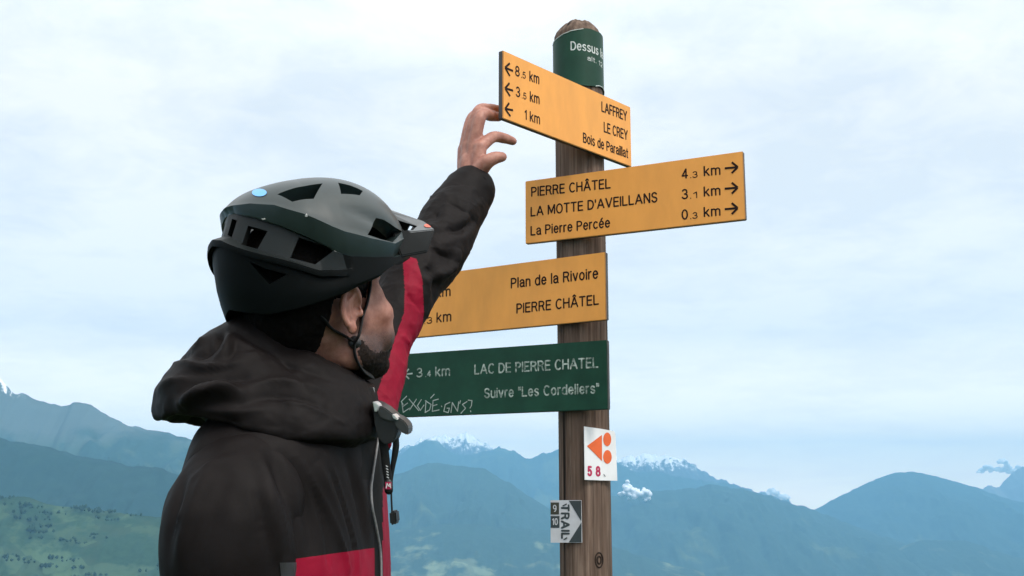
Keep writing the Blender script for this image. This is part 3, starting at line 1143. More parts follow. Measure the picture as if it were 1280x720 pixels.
def draw_trail(f):
    f.poly([P5(148, 381), P5(204, 381), P5(204, 474)], 1, 0.0006)
    f.poly([P5(205, 478), P5(205, 568), P5(148, 568)], 1, 0.0006)
    f.poly([P5(66, 389), P5(66, 443), P5(104, 443), P5(104, 389)], 2, 0.0006)
    f.poly([P5(66, 450), P5(66, 503), P5(106, 503), P5(106, 450)], 1, 0.0006)
    f.text('9', P5(77, 431), P5(93, 431), 8.6, 0, 0.0010, weight=0.14)
    f.text('10', P5(73, 491), P5(99, 491), 8.6, 0, 0.0010, weight=0.14)
    # TRAIL reads downwards
    polys, tw = text_strokes('TRAIL', 0.30)
    A, B = f.uv(*P5(116, 402)), f.uv(*P5(116, 548))
    wd = f.uv(*P5(147, 402))[0] - A[0]
    V, F = stroke_tubes([[(A[0] + y * wd, A[1] + (B[1] - A[1]) * x / tw) for x, y in p] for p in polys], wd * 0.27)
    f.S.add(([f.pt(u, v, 0.0005 + z) for u, v, z in V], F), 1)
    f.stroke([P5(122, 404), P5(138, 396)], 0.0024, 1, 0.0012)
    f.stroke([P5(126, 556), P5(140, 548)], 0.0024, 1, 0.0012)


plate('trail_marker', 'small grey and white arrow plate reading TRAIL with numbers 9 and 10', -20, (707, 652),
      [P5(65, 379), P5(66, 570), P5(207, 570), P5(204, 379)], [M['offwhite'], M['slate'], M['olive']], draw_trail)


def name_band():
    """green plastic wrapped round the top of the post"""
    root = empty('name_plate', (post_x(2.27), AX.y, 2.27))
    tag(root, 'dark green plastic plate wrapped round the post top reading Dessus', 'sign')
    S = Soup()
    r0, r1 = RP * 0.998 + 0.0012, RP * 0.998 + 0.0030
    seg = 80
    V = []
    a0, a1 = R(-200), R(20)
    for i in range(seg + 1):
        a = a0 + (a1 - a0) * i / seg
        u = (a - R(-180)) / R(180)
        zt = 2.342 - 0.018 * max(0, 1 - u * 1.7) ** 1.2 - 0.006 * max(0, u - 0.7) + 0.002 * fbm((a * 3, 0, 0), 1)
        zb = 2.212 + (0.006 * math.exp(-((u - 0.83) / 0.12) ** 2)) + 0.0015 * fbm((a * 3, 4, 0), 1)
        for r in (r0, r1):
            for z in (zb, zt):
                V.append((post_x(z) + r * math.cos(a), AX.y + r * math.sin(a), z))
    F = []
    for i in range(seg):
        b, c = i * 4, (i + 1) * 4
        F += [(b + 2, c + 2, c + 3, b + 3), (b, b + 1, c + 1, c), (b + 1, b + 3, c + 3, c + 1), (b, c, c + 2, b + 2)]
    F += [(0, 2, 3, 1), (seg * 4, seg * 4 + 1, seg * 4 + 3, seg * 4 + 2)]
    S.add((V, F), 0)

    def wrap(s, a, b, cap):
        polys, wd = text_strokes(s)
        n = Vector((0, -1, 0))
        p0 = Vector((0.147, AX.y - r1, 2.27))
        A, B = on_plane(a[0], a[1], p0, n), on_plane(b[0], b[1], p0, n)
        H = cap / FPX * 2.37
        cx = post_x(2.27)
        s0 = r1 * math.asin((A.x - cx) / r1)
        s1 = r1 * math.asin(min(0.999, (B.x - cx) / r1))
        V, F = stroke_tubes([[(s0 + x / wd * (s1 - s0), y * H) for x, y in p] for p in polys], 0.15 * H)
        out = []
        for x, y, z in V:
            sa = x / r1 - math.pi / 2
            rr = r1 + 0.0003 + z
            out.append((cx + rr * math.cos(sa), AX.y + rr * math.sin(sa), A.z + (B.z - A.z) * (x - s0) / (s1 - s0) + y))
        S.add((out, F), 1)
    wrap('Dessus la', P1(391, 177), P1(531, 191), 10.6)
    wrap('alt. 12', P1(462, 221), P1(528, 231), 5.6)
    # pale peeled rims
    for (i0, i1, top) in ((8, 44, True), (54, 78, False)):
        pts = []
        for i in range(i0, i1):
            v = V[i * 4 + (3 if top else 2)]
            pts.append((v[0], v[1], v[2] + (-0.001 if top else 0.001)))
        S.add(tube_data(pts, [0.0011] * len(pts), 6), 1)
    obj('panel', S.me('name_plate', True, 30), [M['green'], M['band_white']], root)


name_band()
#PERSON#
# ------------------------------------------------------------------ the cyclist
def frame(yaw, pitch, roll=0.0):
    cy, sy = math.cos(yaw), math.sin(yaw)
    f0, l0, u0 = np.array((cy, sy, 0)), np.array((-sy, cy, 0)), np.array((0, 0, 1.0))
    f1 = math.cos(pitch) * f0 + math.sin(pitch) * u0
    u1 = -math.sin(pitch) * f0 + math.cos(pitch) * u0
    l = math.cos(roll) * l0 + math.sin(roll) * u1
    u = math.cos(roll) * u1 - math.sin(roll) * l0
    return np.stack([f1, l, u], 1)


HEAD = np.array(at(397, 389, 1.56))            # between the ears
HM = frame(R(43), R(17), R(0))


HELM, HELM_M = np.array(at(403, 389, 1.56)), frame(R(36), R(18))


def hl(*p):
    return HEAD + HM @ np.array(p, float)


def to_local(p):
    return HM.T @ (np.array(p) - HEAD)


def bvh_of(me):
    return BVHTree.FromPolygons([v.co for v in me.vertices], [p.vertices for p in me.polygons])


def cast(bv, pts, d0=1.5, lift=0.0):
    """3D points where the sight lines through these spots meet a mesh"""
    out, last = [], d0
    for px, py in pts:
        d = ray(px, py)
        h, n, i, t = bv.ray_cast(CAM, d)
        if h is None:
            h = CAM + d * (last / d.dot(FWD))
            n = -d
        last = (h - CAM).dot(FWD)
        out.append(h + (n if n.dot(d) < 0 else -n) * lift)
    return out


def crease(me, items, bv=None):
    """press folds into a cloth mesh: (polyline on the cloth, width, depth)"""
    bv = bv or bvh_of(me)
    n = len(me.vertices)
    co = np.empty(n * 3); me.vertices.foreach_get('co', co); co = co.reshape(-1, 3)
    no = np.empty(n * 3); me.vertex_normals.foreach_get('vector', no); no = no.reshape(-1, 3)
    disp = np.zeros(n)
    for pts, w, dep in items:
        Q = catmull(cast(bv, pts), max(12, len(pts) * 6))
        best = np.full(n, 1e9)
        tt = np.zeros(n)
        for i in range(len(Q) - 1):
            a, b = Q[i], Q[i + 1]
            ab = b - a
            t = np.clip(((co - a) @ ab) / (ab @ ab + 1e-12), 0, 1)
            dd = np.linalg.norm(co - (a + t[:, None] * ab), axis=1)
            m_ = dd < best
            best[m_] = dd[m_]
            tt[m_] = (i + t[m_]) / (len(Q) - 1)
        disp += dep * (np.exp(-(best / w) ** 2) if w > 0.0085 else np.exp(-best / w)) * np.clip(np.sin(np.pi * np.clip(tt, 0.02, 0.98)), 0.0, 1) ** 0.5
    co += no * disp[:, None]
    me.vertices.foreach_set('co', co.ravel())
    me.update()


def wrinkle(me, amp, scale, stretch=(1, 1, 1), seed=0.0, ridge=True):
    n = len(me.vertices)
    co = np.empty(n * 3); me.vertices.foreach_get('co', co); co = co.reshape(-1, 3)
    no = np.empty(n * 3); me.vertex_normals.foreach_get('vector', no); no = no.reshape(-1, 3)
    P = co * np.array(stretch) * scale + np.array((seed, seed * 2, 0))
    for i in range(n):
        p = Vector(P[i])
        d = noise.ridged_multi_fractal(p, 1.0, 2.0, 3, 1.0, 2.0) - 1.0 if ridge else noise.fractal(p, 1.0, 2.0, 3)
        co[i] += no[i] * (amp * d)
    me.vertices.foreach_set('co', co.ravel())
    me.update()


def loft(rings, closed=True, caps=True):
    V, F = [], []
    n = len(rings[0])
    for r in rings:
        V += [tuple(p) for p in r]
    for i in range(len(rings) - 1):
        for k in range(n):
            k2 = (k + 1) % n
            F.append((i * n + k, i * n + k2, (i + 1) * n + k2, (i + 1) * n + k))
    if caps:
        F.append(tuple(range(n))[::-1])
        F.append(tuple((len(rings) - 1) * n + k for k in range(n)))
    return V, F


person = empty('person', (-0.33, 1.57, 0))
tag(person, 'cyclist in a black and crimson hooded jacket reaching up to the topmost sign', 'person')

# joints of the raised left arm
L_WR = at(588, 228, 2.085)
L_ARM = [at(440, 545, 1.68), at(468, 478, 1.76), at(483, 420, 1.83), at(516, 353, 1.91), at(548, 306, 1.975), at(569, 266, 2.035), at(584, 243, 2.07), at(586.5, 239.5, 2.076)]
R_ARM = [at(360, 560, 1.56), at(326, 590, 1.45), at(298, 637, 1.385), at(289, 682, 1.36), at(292, 765, 1.35), (-0.335, 1.305, 1.10), (-0.275, 1.29, 0.97), (-0.225, 1.285, 0.87)]


def hand_parts(S, wrist, mcps, fingers, thumb, palm_r=0.013):
    """wrist block, palm, four fingers and a thumb; every finger a chain of joints"""
    wrist = np.array(wrist)
    mc = [np.array(p) for p in mcps]
    S.add(tube_data([wrist + (wrist - sum(mc) / 4) * 0.9, wrist, wrist * 0.45 + 0.55 * sum(mc) / 4], [0.024, 0.0245, 0.021], 18, n=8))
    for i, p in enumerate(mc):
        w0 = wrist + (p - sum(mc) / 4) * 0.5
        S.add(tube_data([w0, w0 * 0.5 + p * 0.5, p], [palm_r + 0.003, palm_r + 0.0025, palm_r - 0.001], 14, n=7))
    for i in range(3):
        a, b = mc[i], mc[i + 1]
        S.add(tube_data([wrist * 0.35 + a * 0.65, wrist * 0.35 + b * 0.65], [palm_r, palm_r], 14))
        S.add(tube_data([a * 0.97 + wrist * 0.03, b * 0.97 + wrist * 0.03], [palm_r - 0.002] * 2, 14))
    for p, ch, rr in zip(mc, fingers, (0.0106, 0.0112, 0.0108, 0.0095)):
        pts = [p] + [np.array(q) for q in ch]
        rad = [rr * 1.12, rr * 1.04, rr * 0.95, rr * 0.78][:len(pts)]
        S.add(tube_data(pts, rad, 14, n=16))
    t = [np.array(q) for q in thumb]
    S.add(tube_data(t, [0.0175, 0.0138, 0.0122, 0.0096][:len(t)], 14, n=14))


def body():
    S = Soup()
    # chest and arms under the clothes
    S.add(tube_data([(-0.33, 1.57, 1.22), (-0.32, 1.57, 1.30), (-0.31, 1.57, 1.42)], [0.066, 0.07, 0.06], 24, n=14, flat=1.7, updir=(1, 0, 0)))
    S.add(tube_data(R_ARM, [0.042, 0.05, 0.05, 0.046, 0.042, 0.038, 0.034, 0.027], 18, n=30))
    S.add(tube_data(L_ARM, [0.04, 0.036, 0.034, 0.036, 0.036, 0.033, 0.028, 0.026], 18, n=30))
    # neck and head
    S.add(tube_data([(-0.30, 1.56, 1.42), (-0.285, 1.56, 1.52), hl(-0.015, 0, -0.02)], [0.066, 0.058, 0.062], 24, n=10))
    for c, r in (((-0.010, 0, 0.050), (0.097, 0.076, 0.086)), ((-0.02, 0, 0.01), (0.080, 0.070, 0.075)), ((0.034, 0, -0.020), (0.064, 0.061, 0.075)),
                 ((0.046, 0, -0.076), (0.044, 0.047, 0.034)), ((0.074, 0, -0.094), (0.021, 0.024, 0.018)),
                 ((0.068, 0.037, -0.022), (0.028, 0.027, 0.026)), ((0.068, -0.037, -0.022), (0.028, 0.027, 0.026)), ((0.066, 0.032, -0.050), (0.028, 0.026, 0.030)), ((0.066, -0.032, -0.050), (0.028, 0.026, 0.030)), ((0.066, 0.046, 0.002), (0.018, 0.013, 0.026)), ((0.066, -0.046, 0.002), (0.018, 0.013, 0.026)),
                 ((0.078, 0, 0.030), (0.022, 0.052, 0.014)), ((0.096, 0, -0.062), (0.012, 0.022, 0.007)), ((0.095, 0, -0.074), (0.012, 0.020, 0.008)),
                 ((0.02, 0.045, -0.065), (0.04, 0.018, 0.028)), ((0.02, -0.045, -0.065), (0.04, 0.018, 0.028))):
        S.add(xform(ellipsoid(c, r, seg=40, rings=28), HEAD, HM))
    S.add(xform(tube_data([(0.086, 0, 0.018), (0.103, 0, -0.008), (0.119, 0, -0.028), (0.106, 0, -0.040)], [0.008, 0.0085, 0.009, 0.008], 14, n=12), HEAD, HM))
    for sy in (-1, 1):
        S.add(xform(ellipsoid((0.100, sy * 0.009, -0.037), (0.010, 0.008, 0.007), seg=16, rings=10), HEAD, HM))
        # ear: leaf of cartilage with a rolled rim, standing off the skull
        tilt = np.array([[math.cos(0.25), 0, math.sin(0.25)], [0, 1, 0], [-math.sin(0.25), 0, math.cos(0.25)]])
        c = np.array((-0.004, sy * 0.080, -0.004))
        S.add(xform(ellipsoid(c, (0.016, 0.0055, 0.0265), tilt, 24, 16), HEAD, HM))
        rim = []
        for i in range(15):
            a = R(-60 + 255 * i / 14)
            q = np.array((0.0165 * math.cos(a) - 0.001, sy * (0.0055 + 0.003 * math.sin(max(0, min(math.pi, a)))), 0.029 * math.sin(a) + 0.002))
            if i == 0:
                q = np.array((0.012, sy * 0.001, 0.006))
            rim.append(c + tilt @ q)
        rim = [c + tilt @ np.array((0.0165 * math.cos(R(a)), sy * w, 0.0272 * math.sin(R(a)))) for a, w in
               ((15, 0.002), (45, 0.005), (80, 0.0075), (115, 0.0085), (150, 0.009), (185, 0.0085), (215, 0.0075), (245, 0.006))]
        S.add(xform(tube_data(rim, [0.0042] * 5 + [0.004, 0.004, 0.0045], 12, n=28), HEAD, HM))
        S.add(xform(ellipsoid(c + tilt @ np.array((0.002, sy * 0.003, -0.027)), (0.0085, 0.0045, 0.010), None, 16, 10), HEAD, HM))
        S.add(xform(ellipsoid(c + tilt @ np.array((0.0155, sy * 0.003, -0.004)), (0.005, 0.0055, 0.009), None, 16, 10), HEAD, HM))
        # anti-helix
        S.add(xform(tube_data([c + tilt @ np.array(p) for p in ((0.004, sy * 0.005, 0.017), (-0.006, sy * 0.0065, 0.004), (-0.004, sy * 0.006, -0.014))], [0.0032] * 3, 10, n=10), HEAD, HM))
    # the raised left hand, back of the hand towards the left
    idx, mid, rng, pky = at(600.5, 184, 2.085), at(592.5, 179.5, 2.10), at(584.5, 181, 2.115), at(579.5, 187, 2.135)
    hand_parts(S, L_WR, [idx, mid, rng, pky],
               [[at(616, 171.5, 2.115), at(630.5, 173.0, 2.14), at(641, 176.6, 2.155)],
                [at(601.5, 144.5, 2.115), at(614, 145.0, 2.16), at(623.5, 146.5, 2.185)],
                [at(597, 140.5, 2.13), at(611, 136.0, 2.175), at(622.5, 136.5, 2.20)],
                [at(588, 150, 2.165), at(599, 141, 2.20), at(611, 140, 2.225)]],
               [at(596, 217, 2.075), at(608.5, 203, 2.065), at(618.5, 197.5, 2.07), at(627.5, 196.2, 2.08)])
    # the hanging right hand
    w = np.array((-0.215, 1.285, 0.845))
    mc = [w + np.array(p) for p in ((0.045, 0.022, -0.075), (0.03, 0.010, -0.085), (0.012, 0.0, -0.085), (-0.006, -0.008, -0.078))]
    fg = [[p + np.array((0.018, 0.004, -0.038)), p + np.array((0.018, 0.016, -0.060)), p + np.array((0.010, 0.026, -0.074))] for p in mc]
    hand_parts(S, w, mc, fg, [w + np.array(p) for p in ((0.016, 0.014, -0.02), (0.045, 0.03, -0.045), (0.060, 0.034, -0.07), (0.066, 0.034, -0.09))])
    me = remeshed(S.me('person_body'), 0.0023, 5, 0.55)
    n = len(me.vertices)
    co = np.empty(n * 3); me.vertices.foreach_get('co', co); co = co.reshape(-1, 3)
    ed = np.empty(len(me.edges) * 2, int); me.edges.foreach_get('vertices', ed); ed = ed.reshape(-1, 2)
    lo = (co - HEAD) @ HM
    sel = (np.abs(lo).max(1) < 0.16) & ((lo[:, 0] > 0.022) | (lo[:, 2] < -0.045)) & (np.linalg.norm(lo - np.array((0.110, 0, -0.025)), axis=1) > 0.022)
    deg = np.bincount(ed.ravel(), minlength=n).astype(float)
    for it in range(30):
        acc = np.zeros((n, 3))
        for k in range(3):
            acc[:, k] = np.bincount(ed[:, 0], weights=co[ed[:, 1], k], minlength=n) + np.bincount(ed[:, 1], weights=co[ed[:, 0], k], minlength=n)
        avg = acc / np.maximum(deg, 1)[:, None]
        co[sel] += 0.6 * (avg[sel] - co[sel])
    me.vertices.foreach_set('co', co.ravel())
    me.update()
    # eye sockets and concha pressed in, knuckle creases
    marks = [(hl(0.098, 0.032, 0.004), 0.013, 0.011), (hl(0.098, -0.032, 0.004), 0.013, 0.011), (hl(0.113, 0, -0.068), 0.006, 0.003)]
    for sy in (-1, 1):
        marks += [(hl(0.006, sy * 0.086, -0.006), 0.007, 0.006), (hl(-0.002, sy * 0.088, 0.014), 0.004, 0.0025)]
    n = len(me.vertices)
    co = np.empty(n * 3); me.vertices.foreach_get('co', co); co = co.reshape(-1, 3)
    no = np.empty(n * 3); me.vertex_normals.foreach_get('vector', no); no = no.reshape(-1, 3)
    for p, w_, d_ in marks:
        q = ((co - np.array(p)) ** 2).sum(1) / (w_ * w_)
        co -= no * (d_ * np.exp(-np.minimum(q, 50)))[:, None]
    me.vertices.foreach_set('co', co.ravel())
    me.update()
    return me


body_me = body()
def stubble():
    n = len(body_me.vertices)
    co = np.empty(n * 3); body_me.vertices.foreach_get('co', co)
    lo = (co.reshape(-1, 3) - HEAD) @ HM
    at_ = body_me.attributes.new('stubble', 'FLOAT', 'POINT')
    x, y, z = lo.T
    top = -0.036 - 0.010 * np.clip((x - 0.02) / 0.05, 0, 1)
    jaw = 1 / (1 + np.exp((z - top) / 0.005)) * (1 / (1 + np.exp(-(x - 0.004) / 0.004))) * (1 / (1 + np.exp(-(z + 0.122) / 0.008)))
    side = np.exp(-((x - 0.026) / 0.008) ** 2) / (1 + np.exp((-0.055 - z) / 0.01)) * (np.abs(y) < 0.079)
    nape = 1 / (1 + np.exp((x + 0.018) / 0.006)) * (1 / (1 + np.exp((z + 0.03) / 0.012)))
    v = np.clip(np.maximum(np.maximum(jaw, side * 0.9), nape * 0.7), 0, 1) * (np.abs(lo).max(1) < 0.16)
    at_.data.foreach_set('value', v.astype(np.float32))
    m = M['skin']
    N, L = m.node_tree.nodes, m.node_tree.links
    b = N['Principled BSDF']
    src = b.inputs['Base Color'].links[0].from_socket
    a = N.new('ShaderNodeAttribute')
    a.attribute_name = 'stubble'
    tc = N.new('ShaderNodeTexCoord')
    t = N.new('ShaderNodeTexNoise')
    t.inputs['Scale'].default_value = 700
    t.inputs['Detail'].default_value = 3
    L.new(tc.outputs['Object'], t.inputs['Vector'])
    mr = N.new('ShaderNodeMapRange')
    mr.inputs['From Min'].default_value = 0.3
    mr.inputs['From Max'].default_value = 0.62
    mr.inputs['To Min'].default_value = 1.0
    mr.inputs['To Max'].default_value = 0.72
    L.new(t.outputs['Fac'], mr.inputs['Value'])
    mu = N.new('ShaderNodeMath')
    mu.operation = 'MULTIPLY'
    L.new(a.outputs['Fac'], mu.inputs[0])
    L.new(mr.outputs[0], mu.inputs[1])
    mx = N.new('ShaderNodeMix')
    mx.data_type = 'RGBA'
    L.new(mu.outputs[0], mx.inputs[0])
    L.new(src, mx.inputs[6])
    mx.inputs[7].default_value = (0.022, 0.015, 0.0125, 1)
    L.new(mx.outputs[2], b.inputs['Base Color'])


stubble()
body_o = obj('body', body_me, M['skin'], person)
BV_BODY = bvh_of(body_me)


def shell_of(name, keep, off, matl, nz=0.0015, sc=140):
    """hair or beard grown from a patch of the head"""
    me = body_me
    use = {}
    V, F = [], []
    n = len(me.vertices)
    co = np.empty(n * 3); me.vertices.foreach_get('co', co); co = co.reshape(-1, 3)
    lo = (co - HEAD) @ HM
    near = np.abs(lo).max(1) < 0.2
    kv = np.full(n, -1.0)
    for i in np.nonzero(near)[0]:
        kv[i] = keep(*[float(x) for x in lo[i]])
    for p in me.polygons:
        if all(kv[i] > 0 for i in p.vertices):
            f = []
            for i in p.vertices:
                if i not in use:
                    use[i] = len(V)
                    v = me.vertices[i]
                    k = min(1, kv[i] * 60)
                    V.append(v.co + v.normal * (off * k - 0.0008 * (1 - k) + nz * k * fbm(v.co, sc, 3)))
                f.append(use[i])
            F.append(tuple(f))
    return obj(name, mesh(name, V, F), matl, person)


def k_hair(x, y, z):
    if abs(y) > 0.0805 and abs(x + 0.003) < 0.03:
        return -1
    line = float(np.interp(x, [-0.050, -0.018, 0.008, 0.016, 0.045, 0.055], [-0.066, 0.010, 0.010, 0.002, 0.004, 0.045]))
    return z - line - 0.006 * noise.noise(Vector((x, y, z)) * 90) if x < 0.088 else -1


def k_beard(x, y, z):
    top = -0.056 - 0.014 * max(0, min(1, (x - 0.02) / 0.05))
    if x > 0.085 and abs(y) < 0.03:
        top = -0.062
    if x < 0.004 or z < -0.128:
        return -1
    top += 0.010 * math.exp(-((x - 0.012) / 0.012) ** 2) - 0.006 * math.exp(-((x - 0.045) / 0.02) ** 2)
    return min(top - z, x - 0.006 + 0.0) - 0.007 * noise.noise(Vector((x, y, z)) * 90) - 0.006 * noise.noise(Vector((x, y, z)) * 300)


shell_of('hair', k_hair, 0.006, M['hair'])
shell_of('beard', k_beard, 0.0020, M['beard'], 0.0014, 300)
for sy in (-1, 1):
    S = Soup().add(xform(ellipsoid((0.0755, sy * 0.031, 0.003), (0.0118, 0.0118, 0.0118), None, 20, 14), HEAD, HM))
    obj('eye', S.me('eye'), mat('eye_white', (0.7, 0.68, 0.65), 0.2), person)

# ------------------------------------------------------------------ jacket
jk = empty('jacket', (-0.33, 1.57, 0.8))
jk.parent = person
jk.matrix_parent_inverse = person.matrix_basis.inverted()


def superring(cx, cy, z, a, b, n=260, e=2.4, yaw=0.0, tilt=0.0):
    out = []
    for k in range(n):
        t = 2 * math.pi * k / n
        c, s = math.cos(t), math.sin(t)
        x = a * math.copysign(abs(c) ** (2 / e), c) * (1 if c > 0 else 0.76)
        y = b * math.copysign(abs(s) ** (2 / e), s)
        X = x * math.cos(yaw) - y * math.sin(yaw)
        Y_ = x * math.sin(yaw) + y * math.cos(yaw)
        out.append((cx + X, cy + Y_, z + tilt * x))
    return out


def torso():
    #        z      cx      cy     a      b     e    tilt
    tab = [(0.78, -0.33, 1.57, 0.150, 0.225, 2.5, 0),
           (0.82, -0.33, 1.57, 0.152, 0.228, 2.5, 0),
           (1.00, -0.33, 1.57, 0.145, 0.222, 2.5, 0),
           (1.16, -0.322, 1.57, 0.140, 0.215, 2.5, 0.14),
           (1.25, -0.318, 1.57, 0.134, 0.212, 2.5, 0.14),
           (1.33, -0.318, 1.57, 0.128, 0.208, 2.4, 0.14),
           (1.39, -0.320, 1.57, 0.126, 0.195, 2.3, 0.10),
           (1.43, -0.318, 1.57, 0.122, 0.172, 2.2, 0),
           (1.46, -0.308, 1.57, 0.114, 0.138, 2.1, 0),
           (1.480, -0.294, 1.57, 0.100, 0.108, 2.0, 0),
           (1.495, -0.284, 1.57, 0.090, 0.090, 2.0, -0.08),
           (1.512, -0.281, 1.57, 0.086, 0.084, 2.0, -0.15)]
    T = catmull([t for t in tab], 330)
    seam = int(np.argmin(np.abs(T[:, 0] - 1.263)))
    rings = [superring(cx, cy, z, a, b, e=e, yaw=R(-12), tilt=tl) for z, cx, cy, a, b, e, tl in T]
    # collar rolls inwards
    z, cx, cy, a, b, e, tl = T[-1]
    for dz, k in ((0.004, 0.97), (0.004, 0.92), (-0.002, 0.87), (-0.02, 0.85), (-0.05, 0.85)):
        rings.append(superring(cx, cy, z + dz, a * k, b * k, e=e, yaw=R(-12), tilt=tl))
    V, F = loft(rings, caps=False)
    me = mesh('torso', V, F)
    wrinkle(me, 0.004, 7, (1, 1, 0.5), 3.0, False)
    wrinkle(me, 0.0025, 10, (1, 1, 0.5), 7.0)
    crease(me, [([(430, 560), (452, 640), (462, 700)], 0.010, -0.006), ([(395, 575), (415, 620), (440, 690)], 0.012, 0.007),
                ([(410, 590), (432, 650), (446, 700)], 0.008, -0.006), ([(352, 575), (385, 640), (392, 700)], 0.012, -0.008), ([(372, 570), (400, 620), (430, 690), (436, 720)], 0.0045, 0.006), ([(400, 560), (420, 600), (444, 680), (448, 720)], 0.004, 0.005), ([(385, 590), (405, 650), (412, 710)], 0.005, -0.006)])
    red = []
    zx = []
    for p in me.polygons:
        c = p.center
        front = c.x > -0.24
        px, py = to_px(c)
        far = front and px > 474
        line = 1.272 + 0.14 * (c.x + 0.25) if not far else 1.362
        fl0 = 464.5 + max(0, py - 640) * 0.06 if py > 600 else 452
        flap = front and fl0 < px < 478.5 and c.y < 1.62
        red.append(2 if flap else (1 if ((c.z < line if far else p.index // 260 < seam) and c.x > -0.40) else 0))
        ring_i = p.index // 260
        if ring_i >= 332:
            red[-1] = 2
    me.polygons.foreach_set('material_index', red)
    o = obj('jacket_body', me, [M['jacket'], M['jacket_red'], M['lining']], jk)
    bv = bvh_of(me)
    pts = cast(bv, [(464, 486), (466, 500), (469.5, 520), (471, 540), (468, 565), (464, 590), (461.5, 612), (463, 635), (468, 660), (473, 690), (474, 725), (474, 760)], lift=0.003)
    S = Soup().add(tube_data(pts, [0.0017] * len(pts), 8, n=90))
    obj('zip_piping', S.me('zip_piping'), M['piping'], jk)
    return me


BV_T = bvh_of(torso())


def sleeve(name, pts, radii, n=150, seg=110, flat=1.0, cuff=True):
    V, F = tube_data(pts, radii, seg, n=n, flat=flat, capk=0.15)
    return mesh(name, V, F)


# hanging right sleeve
me = sleeve('sleeve', R_ARM,
            [0.050, 0.074, 0.081, 0.082, 0.080, 0.076, 0.066, 0.052])
wrinkle(me, 0.0045, 6, (1, 1, 0.45), 8.0, False)
wrinkle(me, 0.003, 9, (1, 1, 0.4), 4.0)
wrinkle(me, 0.001, 26, (1, 1, 0.6), 1.0)
crease(me, [([(262, 585), (240, 640), (222, 700)], 0.010, 0.007), ([(232, 590), (222, 630), (212, 690)], 0.009, -0.006),
            ([(325, 570), (338, 630), (352, 700)], 0.010, 0.008), ([(338, 565), (356, 610), (372, 680)], 0.011, -0.010),
            ([(285, 600), (262, 660), (248, 720)], 0.014, -0.005), ([(318, 610), (328, 660), (345, 715)], 0.008, -0.006), ([(240, 600), (228, 640), (214, 680)], 0.004, 0.006), ([(290, 570), (262, 582), (238, 604)], 0.005, 0.004), ([(330, 585), (350, 640), (360, 690)], 0.004, 0.006), ([(262, 600), (245, 640), (236, 700)], 0.004, -0.004), ([(308, 600), (322, 650), (336, 700)], 0.004, 0.004)])
obj('sleeve', me, [M['jacket']], jk)
bv = bvh_of(me)
q = cast(bv, [(349 + 22 * i / 9 + 3 * j / 9, 703 + 34 * j / 9) for j in range(10) for i in range(10)], lift=0.0012)
S = Soup()
S.add((q, [(j * 10 + i, j * 10 + i + 1, j * 10 + i + 11, j * 10 + i + 10) for j in range(9) for i in range(9)]))
obj('sleeve_patch', S.me('sleeve_patch', False), mat('grey_reflective_tape', (0.022, 0.021, 0.022), 0.45), jk)

# raised left sleeve
me = sleeve('sleeve', L_ARM,
            [0.060, 0.047, 0.046, 0.054, 0.056, 0.050, 0.0435, 0.040], n=420, seg=200)
wrinkle(me, 0.0040, 9, (1, 1, 1), 1.0, False)
wrinkle(me, 0.0030, 13, (1, 1, 1), 6.0)
wrinkle(me, 0.001, 34, (1, 1, 1), 3.0)
crease(me, [([(575, 312), (565, 335), (535, 350)], 0.010, 0.010), ([(596, 276), (580, 285), (555, 290)], 0.009, -0.010),
            ([(530, 300), (552, 318), (575, 330)], 0.008, -0.008), ([(525, 262), (545, 268), (565, 285)], 0.007, -0.007),
            ([(520, 272), (540, 285), (560, 310)], 0.009, 0.006), ([(532, 330), (545, 352), (548, 380)], 0.010, -0.010),
            ([(506, 360), (515, 375), (528, 392)], 0.006, -0.005), ([(500, 420), (510, 428), (520, 440)], 0.006, 0.004), ([(560, 252), (580, 262), (597, 280)], 0.006, -0.006)])
STRIPE = [(503, 318), (521, 324), (528, 350), (530, 391), (526, 419), (518, 447), (513, 478), (508, 520), (496, 560), (455, 560), (461, 520), (471, 490), (484, 455), (495, 419), (505, 391), (506, 363)]


def inside(px, py, poly):
    c = False
    j = len(poly) - 1
    for i in range(len(poly)):
        (x0, y0), (x1, y1) = poly[i], poly[j]
        if (y0 > py) != (y1 > py) and px < (x1 - x0) * (py - y0) / (y1 - y0) + x0:
            c = not c
        j = i
    return c


mi = []
for p in me.polygons:
    x, y = to_px(p.center)
    mi.append(1 if (p.normal.y < 0.35 and inside(x, y, STRIPE)) else 0)
me.polygons.foreach_set('material_index', mi)
obj('sleeve', me, [M['jacket'], M['jacket_red']], jk)
# cuff tab
V, F = tube_data([at(565, 267, 2.04), at(569, 262, 2.045), at(585.5, 241, 2.072), at(587.5, 238, 2.077)], [0.0500, 0.0505, 0.0480, 0.0465], 120, n=60, cap=True, capk=0.12)
me = mesh('cuff', V, F)
wrinkle(me, 0.0025, 18, seed=2, ridge=False)
crease(me, [([(553, 240), (570, 250), (585, 266)], 0.003, -0.004), ([(562, 228), (580, 236), (600, 255)], 0.003, 0.002)])
obj('cuff', me, M['jacket'], jk)


